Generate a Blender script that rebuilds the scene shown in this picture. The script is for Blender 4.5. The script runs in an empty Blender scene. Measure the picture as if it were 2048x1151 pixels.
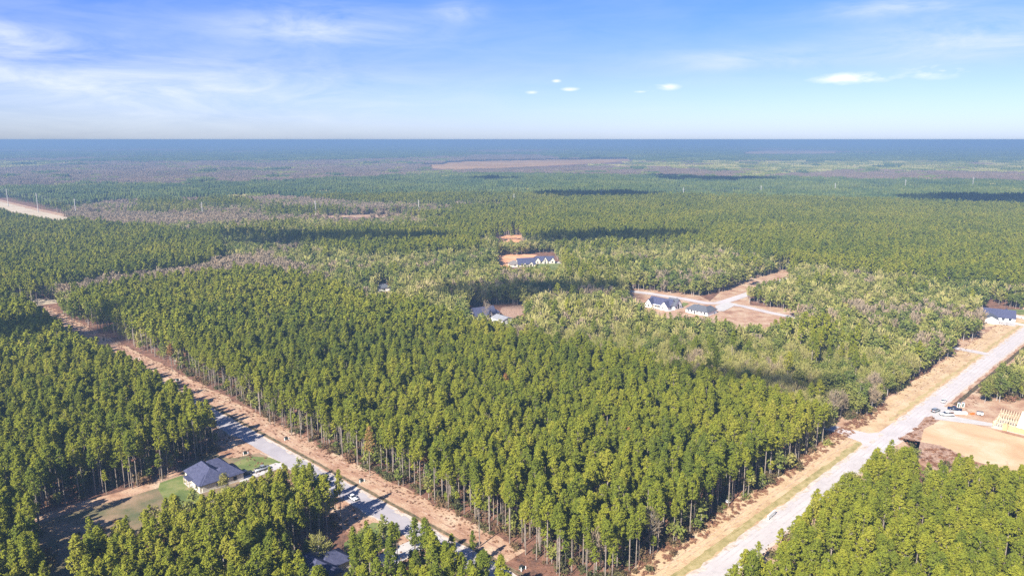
import bpy, bmesh, math, random
import numpy as np
from mathutils import Vector, Matrix
from mathutils.geometry import tessellate_polygon
R=math.radians
random.seed(7); rng=np.random.default_rng(7)
sc=bpy.context.scene
# ------------------------------------------------------------------ camera
H=125.0; F=1450.0; CX=1024.0; CY=575.5; HZ=279.0
TH=math.atan((CY-HZ)/F)
cam=bpy.data.cameras.new('camera'); camo=bpy.data.objects.new('camera',cam)
sc.collection.objects.link(camo); sc.camera=camo
camo.location=(0,0,H); camo.rotation_euler=(math.pi/2-TH,0,0)
cam.sensor_width=36; cam.lens=36*F/2048; cam.clip_start=1; cam.clip_end=90000
# ------------------------------------------------------------------ light
SUN_EL=R(38); SUN_AZ=R(215)      # compass bearing of the sun, clockwise from +Y
sdir=Vector((math.sin(SUN_AZ)*math.cos(SUN_EL),math.cos(SUN_AZ)*math.cos(SUN_EL),math.sin(SUN_EL)))
sl=bpy.data.lights.new('sun','SUN'); sl.energy=5.0; sl.angle=R(0.5); sl.color=(1,.94,.84)
so=bpy.data.objects.new('sun',sl); sc.collection.objects.link(so)
so.rotation_euler=sdir.to_track_quat('Z','Y').to_euler()
so.location=(-300,-400,900)
W=bpy.data.worlds.new('World'); sc.world=W; W.use_nodes=True
nt=W.node_tree; nt.nodes.clear()
def N(t,tree=None,**k):
    n=(tree or nt).nodes.new(t)
    for a,b in k.items(): setattr(n,a,b)
    return n
sky=N('ShaderNodeTexSky',sky_type='NISHITA',sun_disc=False,sun_elevation=SUN_EL,sun_rotation=SUN_AZ,altitude=120,air_density=1.0,dust_density=.6,ozone_density=2.5)
tc=N('ShaderNodeTexCoord')
def math_(op,a,b=None,tree=None,clamp=False):
    t=tree or nt; n=t.nodes.new('ShaderNodeMath'); n.operation=op; n.use_clamp=clamp
    for i,v in enumerate((a,b)):
        if v is None: continue
        if isinstance(v,(int,float)): n.inputs[i].default_value=v
        else: t.links.new(v,n.inputs[i])
    return n.outputs[0]
sep=N('ShaderNodeSeparateXYZ'); nt.links.new(tc.outputs['Generated'],sep.inputs[0])
zc=math_('MAXIMUM',sep.outputs[2],.02)
# high thin cloud sheet: direction mapped onto a plane overhead
px_=math_('DIVIDE',sep.outputs[0],math_('ADD',zc,.10)); py_=math_('DIVIDE',sep.outputs[1],math_('ADD',zc,.10))
cmb=N('ShaderNodeCombineXYZ'); nt.links.new(px_,cmb.inputs[0]); nt.links.new(py_,cmb.inputs[1])
mp=N('ShaderNodeMapping'); mp.inputs['Rotation'].default_value=(0,0,R(-14)); mp.inputs['Scale'].default_value=(.42,1.0,1); mp.inputs['Location'].default_value=(3.1,5.7,0)
nt.links.new(cmb.outputs[0],mp.inputs[0])
n1=N('ShaderNodeTexNoise'); n1.inputs['Scale'].default_value=1.0; n1.inputs['Detail'].default_value=8; n1.inputs['Roughness'].default_value=.62; n1.inputs['Distortion'].default_value=.7
nt.links.new(mp.outputs[0],n1.inputs['Vector'])
r1=N('ShaderNodeValToRGB'); r1.color_ramp.elements[0].position=.50; r1.color_ramp.elements[1].position=.80
nt.links.new(n1.outputs[0],r1.inputs[0])
# extra veils where the sky carries broad cirrus banks (direction, spread)
def lobe(az,el,saz,sel,amp):
    a=math_('ARCTAN2',sep.outputs[0],sep.outputs[1])
    e=math_('ARCSINE',sep.outputs[2])
    da=math_('DIVIDE',math_('SUBTRACT',a,R(az)),R(saz)); de=math_('DIVIDE',math_('SUBTRACT',e,R(el)),R(sel))
    q=math_('ADD',math_('MULTIPLY',da,da),math_('MULTIPLY',de,de))
    return math_('MULTIPLY',math_('EXPONENT',math_('MULTIPLY',q,-1)),amp)
vs=None
for L in [(-30,8,22,7,.12),(8,6,40,5,.10),(-27,3.2,17,2.3,.85),(-36,6.2,6,1.0,.9),(-14,8.0,6.5,1.3,.65),(-24,10.6,4,.8,.6),(-4,9.3,1.8,.8,.5),(33,6.4,8,1.3,.85),(27,8.6,5,.6,.6),(9,10.8,3.5,.7,.6),(17,5.6,6,.7,.5),(150,30,40,12,.5),(-120,35,30,10,.5),(90,25,30,8,.5)]:
    o=lobe(*L); vs=o if vs is None else math_('ADD',vs,o)
mp2=N('ShaderNodeMapping'); mp2.inputs['Scale'].default_value=(5.0,5.0,24.0); nt.links.new(tc.outputs['Generated'],mp2.inputs[0])
n2=N('ShaderNodeTexNoise'); n2.inputs['Scale'].default_value=1.4; n2.inputs['Detail'].default_value=9; n2.inputs['Roughness'].default_value=.6; n2.inputs['Distortion'].default_value=.5
nt.links.new(mp2.outputs[0],n2.inputs['Vector'])
mr=N('ShaderNodeMapRange'); mr.inputs[1].default_value=.32; mr.inputs[2].default_value=.66; nt.links.new(n2.outputs[0],mr.inputs[0])
veil=math_('MULTIPLY',vs,mr.outputs[0])
msk=math_('ADD',math_('MULTIPLY',r1.outputs[0],.10),veil,clamp=True)
tr_=N('ShaderNodeValToRGB'); tr_.color_ramp.elements[0].position=0; tr_.color_ramp.elements[0].color=(.54,.63,.98,1); tr_.color_ramp.elements[1].position=.22; tr_.color_ramp.elements[1].color=(.185,.385,.82,1); em=tr_.color_ramp.elements.new(.09); em.color=(.41,.465,.86,1)
nt.links.new(sep.outputs[2],tr_.inputs[0])
tint=N('ShaderNodeMix',data_type='RGBA',blend_type='MULTIPLY'); tint.inputs[0].default_value=1; nt.links.new(sky.outputs[0],tint.inputs[6])
gain=N('ShaderNodeMix',data_type='RGBA',blend_type='MULTIPLY'); gain.inputs[0].default_value=1; gain.inputs[6].default_value=(1,1,1,1); gain.inputs[7].default_value=(1.6,1.6,1.6,1); gain.clamp_result=False
nt.links.new(tr_.outputs[0],gain.inputs[6]); nt.links.new(gain.outputs[2],tint.inputs[7])
mx=N('ShaderNodeMix',data_type='RGBA'); nt.links.new(msk,mx.inputs[0]); nt.links.new(tint.outputs[2],mx.inputs[6]); mx.inputs[7].default_value=(6.6,7.2,8.0,1)
# small low fair weather clouds
ps=None
for L in [(11.5,3.85,.95,.24,.95),(9.9,3.6,.8,.15,.8),(4.3,3.75,.7,.14,.9),(3.4,4.35,.35,.12,.8),(1.5,3.5,.5,.13,.8),(24.4,4.15,2.3,.36,1.0),(29.4,4.45,1.7,.44,.9),(-50,5,3,.5,1.3),(70,6,4,.7,1.3),(120,9,5,1,1.3),(-110,8,4,1,1.3)]:
    o=lobe(*L); ps=o if ps is None else math_('ADD',ps,o)
n5=N('ShaderNodeTexNoise'); n5.inputs['Scale'].default_value=26; n5.inputs['Detail'].default_value=7; mp5=N('ShaderNodeMapping'); mp5.inputs['Scale'].default_value=(1,1,3.5)
nt.links.new(tc.outputs['Generated'],mp5.inputs[0]); nt.links.new(mp5.outputs[0],n5.inputs['Vector'])
pm=N('ShaderNodeMapRange'); pm.inputs[1].default_value=.38; pm.inputs[2].default_value=.62; nt.links.new(n5.outputs[0],pm.inputs[0])
pf=math_('MULTIPLY',math_('SUBTRACT',math_('MULTIPLY',ps,math_('ADD',math_('MULTIPLY',pm.outputs[0],1.0),.15)),.12),1.0,clamp=True)
mx9=N('ShaderNodeMix',data_type='RGBA'); nt.links.new(pf,mx9.inputs[0]); nt.links.new(mx.outputs[2],mx9.inputs[6]); mx9.inputs[7].default_value=(9.3,9.3,9.2,1)
bg=N('ShaderNodeBackground'); bg.inputs[1].default_value=.052; nt.links.new(mx9.outputs[2],bg.inputs[0])
wo=N('ShaderNodeOutputWorld'); nt.links.new(bg.outputs[0],wo.inputs[0])
sc.view_settings.view_transform='Standard'; sc.view_settings.look='None'; sc.view_settings.gamma=1
sc.view_settings.use_curve_mapping=False; sc.view_settings.exposure=1.36
sc.cycles.use_denoising=False; sc.cycles.max_bounces=6; sc.cycles.diffuse_bounces=3; sc.cycles.transmission_bounces=3
sc.cycles.transparent_max_bounces=8; sc.cycles.volume_bounces=1; sc.cycles.caustics_reflective=False; sc.cycles.caustics_refractive=False
HAZE_DENSITY=.00026; HAZE_COLOR=(.195,.32,.50)

# ------------------------------------------------------------------ helpers
ct,st=math.cos(TH),math.sin(TH)
def G(px,py,h=0.0):                       # point of the ground (or of height h) seen at a photo pixel
    u=(px-CX)/F; v=(CY-py)/F
    dy=ct+v*st; dz=-st+v*ct; t=(h-H)/dz
    return (u*t,dy*t)
def P(x,y,z):
    z=z-H; d=y*ct-z*st; up=y*st+z*ct
    d=np.where(d>1,d,1) if isinstance(d,np.ndarray) else max(d,1)
    return CX+F*x/d, CY-F*up/d
def inpoly(x,y,poly):
    c=np.zeros(x.shape,bool); n=len(poly); j=n-1
    for i in range(n):
        xi,yi=poly[i]; xj,yj=poly[j]
        if yi!=yj:
            c^=((yi>y)!=(yj>y))&(x<(xj-xi)*(y-yi)/(yj-yi)+xi)
        j=i
    return c
C=sc.collection
def tag(o,label=None,cat=None,group=None,kind=None):
    if label: o['label']=label
    if cat: o['category']=cat
    if group: o['group']=group
    if kind: o['kind']=kind
    return o
def obj(name,me,parent=None,loc=(0,0,0),link=True):
    o=bpy.data.objects.new(name,me); o.location=loc
    if link: C.objects.link(o)
    if parent: o.parent=parent
    return o
def thing(name,label,cat,loc=(0,0,0),rz=0,group=None):
    o=obj(name,None,None,loc); o.rotation_euler=(0,0,rz); o.empty_display_size=1
    return tag(o,label,cat,group)
class MB:
    def __init__(s): s.v=[]; s.f=[]; s.m=[]
    def add(s,vs,fs,m=0):
        k=len(s.v); s.v+=[tuple(v) for v in vs]; s.f+=[tuple(i+k for i in f) for f in fs]; s.m+=[m]*len(fs); return s
    def box(s,x0,y0,z0,x1,y1,z1,m=0):
        v=[(x0,y0,z0),(x1,y0,z0),(x1,y1,z0),(x0,y1,z0),(x0,y0,z1),(x1,y0,z1),(x1,y1,z1),(x0,y1,z1)]
        return s.add(v,[(3,2,1,0),(4,5,6,7),(0,1,5,4),(1,2,6,5),(2,3,7,6),(3,0,4,7)],m)
    def bar(s,a,b,r0,r1=None,n=5,m=0,cap=True):
        a=Vector(a); b=Vector(b); r1=r0 if r1 is None else r1
        d=(b-a).normalized(); u=d.orthogonal().normalized(); w=d.cross(u)
        vs=[a+(u*math.cos(2*math.pi*i/n)+w*math.sin(2*math.pi*i/n))*r0 for i in range(n)]+[b+(u*math.cos(2*math.pi*i/n)+w*math.sin(2*math.pi*i/n))*r1 for i in range(n)]
        fs=[(i,(i+1)%n,n+(i+1)%n,n+i) for i in range(n)]
        if cap: fs+=[tuple(range(n-1,-1,-1)),tuple(range(n,2*n))]
        return s.add(vs,fs,m)
    def beam(s,a,b,w,h,m=0):              # rectangular timber
        a=Vector(a); b=Vector(b); d=(b-a).normalized()
        u=d.cross(Vector((0,0,1)))
        u=(Vector((1,0,0)) if u.length<.01 else u.normalized()); t=u.cross(d).normalized()
        vs=[p+u*sx*w/2+t*sy*h/2 for p in (a,b) for sx,sy in((-1,-1),(1,-1),(1,1),(-1,1))]
        return s.add(vs,[(3,2,1,0),(4,5,6,7),(0,1,5,4),(1,2,6,5),(2,3,7,6),(3,0,4,7)],m)
    def mesh(s,name,mats,smooth=False):
        me=bpy.data.meshes.new(name); me.from_pydata(s.v,[],s.f)
        for m in (mats if isinstance(mats,(list,tuple)) else [mats]): me.materials.append(m)
        if len(me.materials)>1: me.polygons.foreach_set('material_index',s.m)
        if smooth: me.polygons.foreach_set('use_smooth',[True]*len(s.f))
        me.validate(); me.update(); return me
    def build(s,name,mats,parent=None,loc=(0,0,0),smooth=False): return obj(name,s.mesh(name,mats,smooth),parent,loc)

# ------------------------------------------------------------------ materials
def mat(name,stops,scale=.3,rough=.9,detail=5,bump=0,bscale=None,spec=.2,distort=0,second=None,metal=0):
    m=bpy.data.materials.new(name); m.use_nodes=True; t=m.node_tree; b=t.nodes['Principled BSDF']
    b.inputs['Roughness'].default_value=rough; b.inputs['Specular IOR Level'].default_value=spec; b.inputs['Metallic'].default_value=metal
    g=N('ShaderNodeNewGeometry',t)
    if len(stops)==1: b.inputs['Base Color'].default_value=(*stops[0],1)
    else:
        n=N('ShaderNodeTexNoise',t); n.inputs['Scale'].default_value=scale; n.inputs['Detail'].default_value=detail; n.inputs['Roughness'].default_value=.6; n.inputs['Distortion'].default_value=distort
        t.links.new(g.outputs['Position'],n.inputs['Vector'])
        r=N('ShaderNodeValToRGB',t); e=r.color_ramp.elements
        while len(e)<len(stops): e.new(.5)
        for i,s in enumerate(stops): e[i].position=.32+.36*i/(len(stops)-1); e[i].color=(*s,1)
        t.links.new(n.outputs[0],r.inputs[0]); col=r.outputs[0]
        if second:                          # second, larger or smaller pattern laid over
            c2,s2,lo,hi=second
            n2=N('ShaderNodeTexNoise',t); n2.inputs['Scale'].default_value=s2; n2.inputs['Detail'].default_value=6; n2.inputs['Roughness'].default_value=.65
            t.links.new(g.outputs['Position'],n2.inputs['Vector'])
            k=N('ShaderNodeMapRange',t); k.inputs[1].default_value=lo; k.inputs[2].default_value=hi; t.links.new(n2.outputs[0],k.inputs[0])
            x=N('ShaderNodeMix',t,data_type='RGBA'); t.links.new(k.outputs[0],x.inputs[0]); t.links.new(col,x.inputs[6]); x.inputs[7].default_value=(*c2,1); col=x.outputs[2]
        t.links.new(col,b.inputs['Base Color'])
    if bump:
        n3=N('ShaderNodeTexNoise',t); n3.inputs['Scale'].default_value=bscale or scale*4; n3.inputs['Detail'].default_value=6
        t.links.new(g.outputs['Position'],n3.inputs['Vector'])
        bp=N('ShaderNodeBump',t); bp.inputs['Distance'].default_value=bump; t.links.new(n3.outputs[0],bp.inputs['Height']); t.links.new(bp.outputs[0],b.inputs['Normal'])
    return m
def leafmat(name,stops,trans=.34,big=.012):
    """foliage: colour runs along stops by clump, by tree and slowly over the land"""
    m=bpy.data.materials.new(name); m.use_nodes=True; t=m.node_tree; t.nodes.clear()
    at=N('ShaderNodeAttribute',t,attribute_name='tint'); oi=N('ShaderNodeObjectInfo',t); g=N('ShaderNodeNewGeometry',t)
    n=N('ShaderNodeTexNoise',t); n.inputs['Scale'].default_value=big; n.inputs['Detail'].default_value=5; n.inputs['Roughness'].default_value=.65; t.links.new(g.outputs['Position'],n.inputs['Vector'])
    M=lambda o,a,b: math_(o,a,b,t)
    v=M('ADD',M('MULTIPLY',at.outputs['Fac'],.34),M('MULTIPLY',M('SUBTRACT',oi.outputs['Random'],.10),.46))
    v=M('ADD',v,M('MULTIPLY',M('SUBTRACT',n.outputs[0],.40),1.5))
    r=N('ShaderNodeValToRGB',t); e=r.color_ramp.elements
    while len(e)<len(stops): e.new(.5)
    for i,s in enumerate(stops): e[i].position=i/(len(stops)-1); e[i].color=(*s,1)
    t.links.new(v,r.inputs[0])
    d=N('ShaderNodeBsdfDiffuse',t); tr=N('ShaderNodeBsdfTranslucent',t); mx=N('ShaderNodeMixShader',t); o=N('ShaderNodeOutputMaterial',t)
    mx.inputs[0].default_value=trans
    t.links.new(r.outputs[0],d.inputs[0]); t.links.new(r.outputs[0],tr.inputs[0]); t.links.new(d.outputs[0],mx.inputs[1]); t.links.new(tr.outputs[0],mx.inputs[2]); t.links.new(mx.outputs[0],o.inputs[0])
    return m
M_pine=leafmat('pine_needles',[(.090,.128,.026),(.170,.200,.027),(.265,.275,.030),(.350,.325,.050)])
M_pine2=leafmat('dark_pine_needles',[(.045,.078,.034),(.075,.108,.038),(.115,.145,.040),(.160,.178,.048)],.15,.003)
M_hard=leafmat('hardwood_leaves',[(.075,.115,.030),(.155,.185,.042),(.25,.25,.062),(.31,.27,.085)],.3)
M_pale=leafmat('pale_twigs',[(.22,.235,.055),(.32,.305,.085),(.385,.345,.125),(.40,.32,.165)],.25)
M_tan=leafmat('bare_twigs',[(.22,.18,.12),(.29,.23,.15),(.34,.26,.17),(.38,.27,.16)],.2)
M_tan2=leafmat('far_bare_twigs',[(.13,.10,.075),(.18,.135,.10),(.22,.16,.115),(.25,.17,.115)],.2,.004)
M_rust=leafmat('dead_needles',[(.20,.085,.04),(.26,.13,.05),(.30,.17,.055)],.2)
M_yel=leafmat('yellow_needles',[(.24,.19,.05),(.30,.22,.07),(.33,.17,.07)],.2)
M_bush=leafmat('bush_leaves',[(.05,.075,.03),(.10,.10,.04),(.17,.11,.06),(.22,.11,.07)],.2,.05)
M_bark=mat('pine_bark',[(.15,.12,.095),(.31,.26,.215)],1.2,.95)
M_bark2=mat('pale_bark',[(.26,.23,.20),(.42,.38,.34)],1.2,.95)
M_litter=mat('forest_floor',[(.075,.045,.032),(.17,.085,.055),(.24,.125,.08)],.25,1,7,.25,1.4)
M_verge=mat('dry_verge',[(.22,.115,.070),(.345,.205,.130),(.405,.275,.180),(.45,.35,.24)],.11,1,8,.22,1.6,second=((.22,.115,.075),.55,.56,.70))
M_verge2=mat('dry_grass_verge',[(.36,.24,.13),(.46,.33,.19),(.50,.38,.24)],.13,1,8,.2,1.6,second=((.33,.17,.10),.35,.54,.70))
M_green=mat('green_ditch_grass',[(.20,.175,.065),(.31,.25,.11),(.39,.31,.16)],.35,1,6,.1,2)
M_olive=mat('olive_dry_grass',[(.28,.19,.10),(.36,.28,.13),(.42,.33,.17)],.2,1,6,.1,2)
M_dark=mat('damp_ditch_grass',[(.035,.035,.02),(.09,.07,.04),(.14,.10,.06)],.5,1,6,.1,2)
M_asph=mat('worn_grey_asphalt',[(.38,.345,.335),(.44,.40,.385),(.48,.44,.42)],.09,.95,8,.01,6)
M_asph2=mat('lavender_grey_asphalt',[(.27,.25,.265),(.32,.295,.305),(.36,.335,.34)],.12,.95,8,.01,6)
M_shoulder=mat('sandy_shoulder',[(.33,.25,.19),(.46,.39,.33),(.52,.46,.40)],.5,1,7,.05,3)
M_conc=mat('pale_concrete',[(.38,.355,.33),(.46,.435,.41)],.3,.9,6)
M_drive=mat('new_pale_concrete',[(.55,.53,.50),(.62,.60,.57)],.3,.9,6)
M_lawn=mat('mown_lawn',[(.08,.11,.03),(.13,.16,.045),(.21,.20,.08)],.14,1,7,.05,3,second=((.36,.26,.14),.12,.58,.72))
M_yard=mat('worn_yard',[(.09,.10,.045),(.19,.14,.08),(.30,.20,.13)],.09,1,7,.1,2)
M_sand=mat('graded_sand',[(.42,.27,.15),(.48,.34,.20),(.54,.42,.29)],.05,1,8,.12,.9,second=((.42,.25,.15),.16,.60,.70),distort=.8)
M_orange=mat('orange_clay',[(.48,.22,.11),(.60,.30,.16),(.64,.38,.23)],.06,1,6)
M_field=mat('orange_marsh_grass',[(.24,.15,.06),(.36,.20,.075),(.42,.26,.11)],.004,1,6)
M_track=mat('pale_track',[(.40,.32,.22),(.52,.43,.31)],.02,1,5)
M_debris=mat('cleared_scrub',[(.15,.09,.06),(.32,.20,.14),(.44,.31,.22)],.8,1,7,.3,2)
M_navy=mat('slate_blue_shingles',[(.042,.046,.085),(.058,.062,.11),(.075,.078,.13)],1.1,.85,6,.03,4)
M_grey=mat('charcoal_shingles',[(.075,.08,.095),(.11,.115,.13)],1.1,.85,6,.03,4)
M_brownr=mat('brown_grey_shingles',[(.16,.14,.13),(.21,.19,.175)],1.1,.85,6,.03,4)
M_metal=mat('pale_metal_roofing',[(.30,.30,.31),(.38,.38,.38)],.6,.5,3,metal=.3)
M_wallw=mat('white_siding',[(.78,.77,.74),(.83,.82,.80)],.8,.8,3)
M_brick=mat('cream_brick',[(.52,.46,.37),(.66,.60,.50)],2.5,.9,4,.02,9)
M_glass=mat('dark_window_glass',[(.03,.035,.045)],rough=.1,spec=.6)
M_trim=mat('black_trim',[(.03,.03,.03)],rough=.6)
M_wtrim=mat('white_trim',[(.78,.78,.76)],rough=.6)
M_wood=mat('fresh_timber',[(.58,.45,.28),(.68,.56,.39)],1.5,.8,4)
M_osb=mat('sheathing_board',[(.48,.32,.15),(.57,.41,.22)],1.2,.8,5)
M_wrap=mat('pale_sheathing',[(.78,.70,.52),(.82,.76,.62)],.6,.7,4)
M_white=mat('white_car_paint',[(.78,.78,.78)],rough=.25,spec=.5)
M_navyp=mat('navy_car_paint',[(.012,.02,.06)],rough=.25,spec=.5)
M_gryp=mat('dark_grey_car_paint',[(.03,.035,.04)],rough=.25,spec=.5)
M_silv=mat('silver_car_paint',[(.35,.37,.38)],rough=.3,spec=.5,metal=.4)
M_tyre=mat('tyre_rubber',[(.02,.02,.02)],rough=.8)
M_orgp=mat('orange_plastic',[(.75,.16,.03)],rough=.5)
M_ugreen=mat('utility_green',[(.03,.06,.045)],rough=.6)
M_pole=mat('pale_pole_steel',[(.42,.40,.37)],rough=.7)
M_wire=mat('wire_aluminium',[(.45,.45,.45)],rough=.5)
M_skin=mat('skin',[(.45,.28,.2)],rough=.6); M_cloth=mat('black_clothing',[(.012,.012,.018)],rough=.9)
M_cloud=mat('cloud_white',[(.86,.86,.88)],rough=1)
_t=M_cloud.node_tree; _b=_t.nodes['Principled BSDF']; _x=N('ShaderNodeMixShader',_t); _x.inputs[0].default_value=.42; _tr=N('ShaderNodeBsdfTransparent',_t)
_t.links.new(_b.outputs[0],_x.inputs[1]); _t.links.new(_tr.outputs[0],_x.inputs[2]); _t.links.new(_x.outputs[0],_t.nodes['Material Output'].inputs[0])

# ------------------------------------------------------------------ ground, roads
def sheet(name,pts,z,m,kind='structure'):
    me=bpy.data.meshes.new(name); v=[Vector((p[0],p[1],0)) for p in pts]
    tr=tessellate_polygon([v])
    fs=[]
    for t in tr:
        a,b,c=[v[i] for i in t]
        fs.append(t if (b-a).cross(c-a).z>0 else (t[0],t[2],t[1]))
    me.from_pydata([(p[0],p[1],z) for p in pts],[],fs); me.materials.append(m)
    o=obj(name,me); tag(o,kind=kind); return o
def gsheet(name,px,z,m): return sheet(name,[G(*p) for p in px],z,m)
gr=sheet('ground',[(-32000,-1500),(32000,-1500),(32000,34000),(-32000,34000)],0,M_litter)
A0=np.array([-126.9,305.7]); dA=np.array([.730,-.6836]); nA=np.array([.6836,.730])
B0=np.array([299.0,423.0]); dB=np.array([.718,.696]); nB=np.array([.696,-.718])
def ab(p,base,d,n): q=np.asarray(p)-base; return q@d,q@n
def strip(name,base,d,n,s0,s1,o0,o1,z,m,wob=0,step=6):
    """a long band beside a road, its rims a little uneven"""
    k=int(abs(s1-s0)/step)+1; S=np.linspace(s0,s1,k); r=np.random.default_rng(int(abs(o0*13+s0)))
    w0=o0+(r.random(k)-.5)*wob; w1=o1+(r.random(k)-.5)*wob
    v=[]; f=[]
    for i in range(k):
        a=base+d*S[i]+n*w0[i]; b=base+d*S[i]+n*w1[i]; v+=[(a[0],a[1],z),(b[0],b[1],z)]
        if i: f.append((2*i-2,2*i-1,2*i+1,2*i))
    me=bpy.data.meshes.new(name); me.from_pydata(v,[],f); me.materials.append(m)
    bm=bmesh.new(); bm.from_mesh(me); bmesh.ops.recalc_face_normals(bm,faces=bm.faces)
    if bm.faces[0].normal.z<0: bmesh.ops.reverse_faces(bm,faces=bm.faces)
    bm.to_mesh(me); bm.free()
    return tag(obj(name,me),kind='structure')
SA0,SA1=-352,205; SB0,SB1=-420,520
strip('verge',A0,dA,nA,SA0-25,SA1-40,-15,16,.02,M_verge,2)
strip('verge',B0,dB,nB,SB0,SB1,-19,-2,.03,M_verge2,2)
strip('verge',B0,dB,nB,SB0,SB1,2,12,.032,M_verge,2)
strip('road_shoulder',A0,dA,nA,SA0,SA1,-4.8,4.4,.05,M_shoulder,1.0,3)
strip('road_shoulder',B0,dB,nB,SB0,SB1,-6.0,3.9,.06,M_shoulder,1.1,3)
strip('road',A0,dA,nA,SA0,SA1-34,-3.9,3.3,.09,M_asph2,.3,2.5)
strip('road',B0,dB,nB,SB0,SB1,-5.0,2.9,.10,M_asph,.3,2.5)
# fine marks on the roads and ruts in the verges
M_rut=mat('rutted_soil',[(.20,.105,.07),(.32,.19,.13),(.50,.38,.29)],.35,1,7,.1,2)
for o_,s0_,s1_ in ((9.2,-340,150),(11.1,-340,160),(12.9,-200,120),(7.6,-150,60)): strip('rut',A0,dA,nA,s0_,s1_,o_-.22,o_+.25,.034,M_rut,.55,2.5)
M_rut2=mat('rutted_dry_soil',[(.28,.18,.11),(.40,.28,.18),(.52,.41,.28)],.35,1,7,.1,2)
for o_,s0_,s1_ in ((-11.2,-410,-190),(-13.0,-410,-190),(-12.4,-150,40),(-14.2,-150,40)): strip('rut',B0,dB,nB,s0_,s1_,o_-.2,o_+.25,.040,M_rut2,.55,2.5)
M_wheel=mat('wheel_worn_asphalt',[(.35,.32,.31),(.41,.375,.36),(.45,.41,.395)],.5,.95,8)
for o_ in (-3.9,-2.2,.1,1.8): strip('wheel_path',B0,dB,nB,SB0,SB1,o_-.28,o_+.28,.108,M_wheel,.35,4)
for s_ in (-340,-262,-228,-143,-70,-20,60): strip('road_patch',B0,dB,nB,s_,s_+5+abs(s_)%7,-3.2+abs(s_)%3,-.4+abs(s_)%3,.114,M_wheel,.5,1.2)
for s_ in range(-400,200,9): strip('sand_wash',B0,dB,nB,s_,s_+5,-5.2,-4.2+(s_%5)*.12,.12,M_shoulder,.9,.8) if s_%4 else None
for s_ in range(-340,150,8): strip('sand_wash',A0,dA,nA,s_,s_+4.5,2.6,3.5,.12,M_shoulder,.8,.8) if s_%3 else None
strip('grass_strip',B0,dB,nB,SB0,-196,-9.0,-6.2,.045,M_green,1.3,2)
strip('grass_strip',B0,dB,nB,-170,SB1,-9.0,-7.2,.045,M_olive,1.6,2)
def ditch(name,base,d,n,s0,s1,o,w,depth,m):
    k=int(abs(s1-s0)/3)+1; v=[];f=[]; r=random.Random(int(abs(o*7+s0)))
    prof=[(-1,.05),(-.55,.05+depth),(-.1,.055),(.15,.055),(.6,.05+depth),(1,.05)]
    for i in range(k):
        s=s0+(s1-s0)*i/(k-1); jw=w*(.85+.3*r.random())
        for a,z in prof:
            q=base+d*s+n*(o+a*jw+(r.random()-.5)*.15); v.append((q[0],q[1],z*(.9+.3*r.random()) if z>.06 else z))
        if i:
            for j in range(5):
                b=6*i+j; f.append((b-6,b-5,b+1,b))
    me=bpy.data.meshes.new(name); me.from_pydata(v,[],f); me.materials.append(m)
    return tag(obj(name,me),kind='structure')
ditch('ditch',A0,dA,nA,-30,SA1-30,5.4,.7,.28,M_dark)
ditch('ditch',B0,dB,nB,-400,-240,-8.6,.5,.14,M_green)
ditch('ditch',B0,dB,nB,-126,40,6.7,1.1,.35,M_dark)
# side lanes and open ground (outlines stand on the land where the photograph shows them)
def lane(name,pts,w,z,m):
    v=[];f=[]
    P_=[np.array(G(*p)) if len(p)==2 else np.array(p[:2]) for p in pts]
    for i,p in enumerate(P_):
        d=P_[min(i+1,len(P_)-1)]-P_[max(i-1,0)]; d=d/np.linalg.norm(d); n=np.array([-d[1],d[0]])
        a,b=p+n*w/2,p-n*w/2; v+=[(b[0],b[1],z),(a[0],a[1],z)]
        if i: f.append((2*i-2,2*i,2*i+1,2*i-1))
    me=bpy.data.meshes.new(name); me.from_pydata(v,[],f); me.materials.append(m); return tag(obj(name,me),kind='structure')
lane('lane',[(1600,842),(1670,857),(1710,868),(1775,885)],7.4,.08,M_asph)
gsheet('lane_flare',[(1700,858),(1737,866),(1758,864),(1790,842),(1745,905),(1712,905),(1728,893),(1722,884),(1690,872)],.085,M_asph)
lane('lane',[(1860,688),(1912,696),(1950,703),(2005,714)],6.6,.08,M_asph)
gsheet('verge_patch',[(1640,800),(1780,790),(1870,740),(1920,700),(1750,862),(1700,856),(1640,845)],.025,M_verge)
gsheet('verge_patch',[(1890,690),(1900,640),(1960,640),(2120,650),(2080,672),(1990,704),(1950,700)],.025,M_verge)
gsheet('verge_patch',[(1890,700),(1968,708),(1985,712),(1940,740),(1880,760),(1860,745)],.027,M_verge)
gsheet('verge_patch',[(1900,660),(1972,640),(2200,668),(2120,684),(1990,652)],.028,M_verge2)
lane('driveway',[(1972,636),(2048,650),(2110,661)],5.5,.11,M_drive)
lane('driveway',[(2002,626),(2060,638),(2130,650)],8,.11,M_drive)
gsheet('lawn',[(2000,630),(2100,640),(2100,652),(1985,634)],.05,M_verge2)
gsheet('lawn',[(2015,618),(2100,620),(2100,634),(2030,628)],.055,M_lawn)
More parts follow.
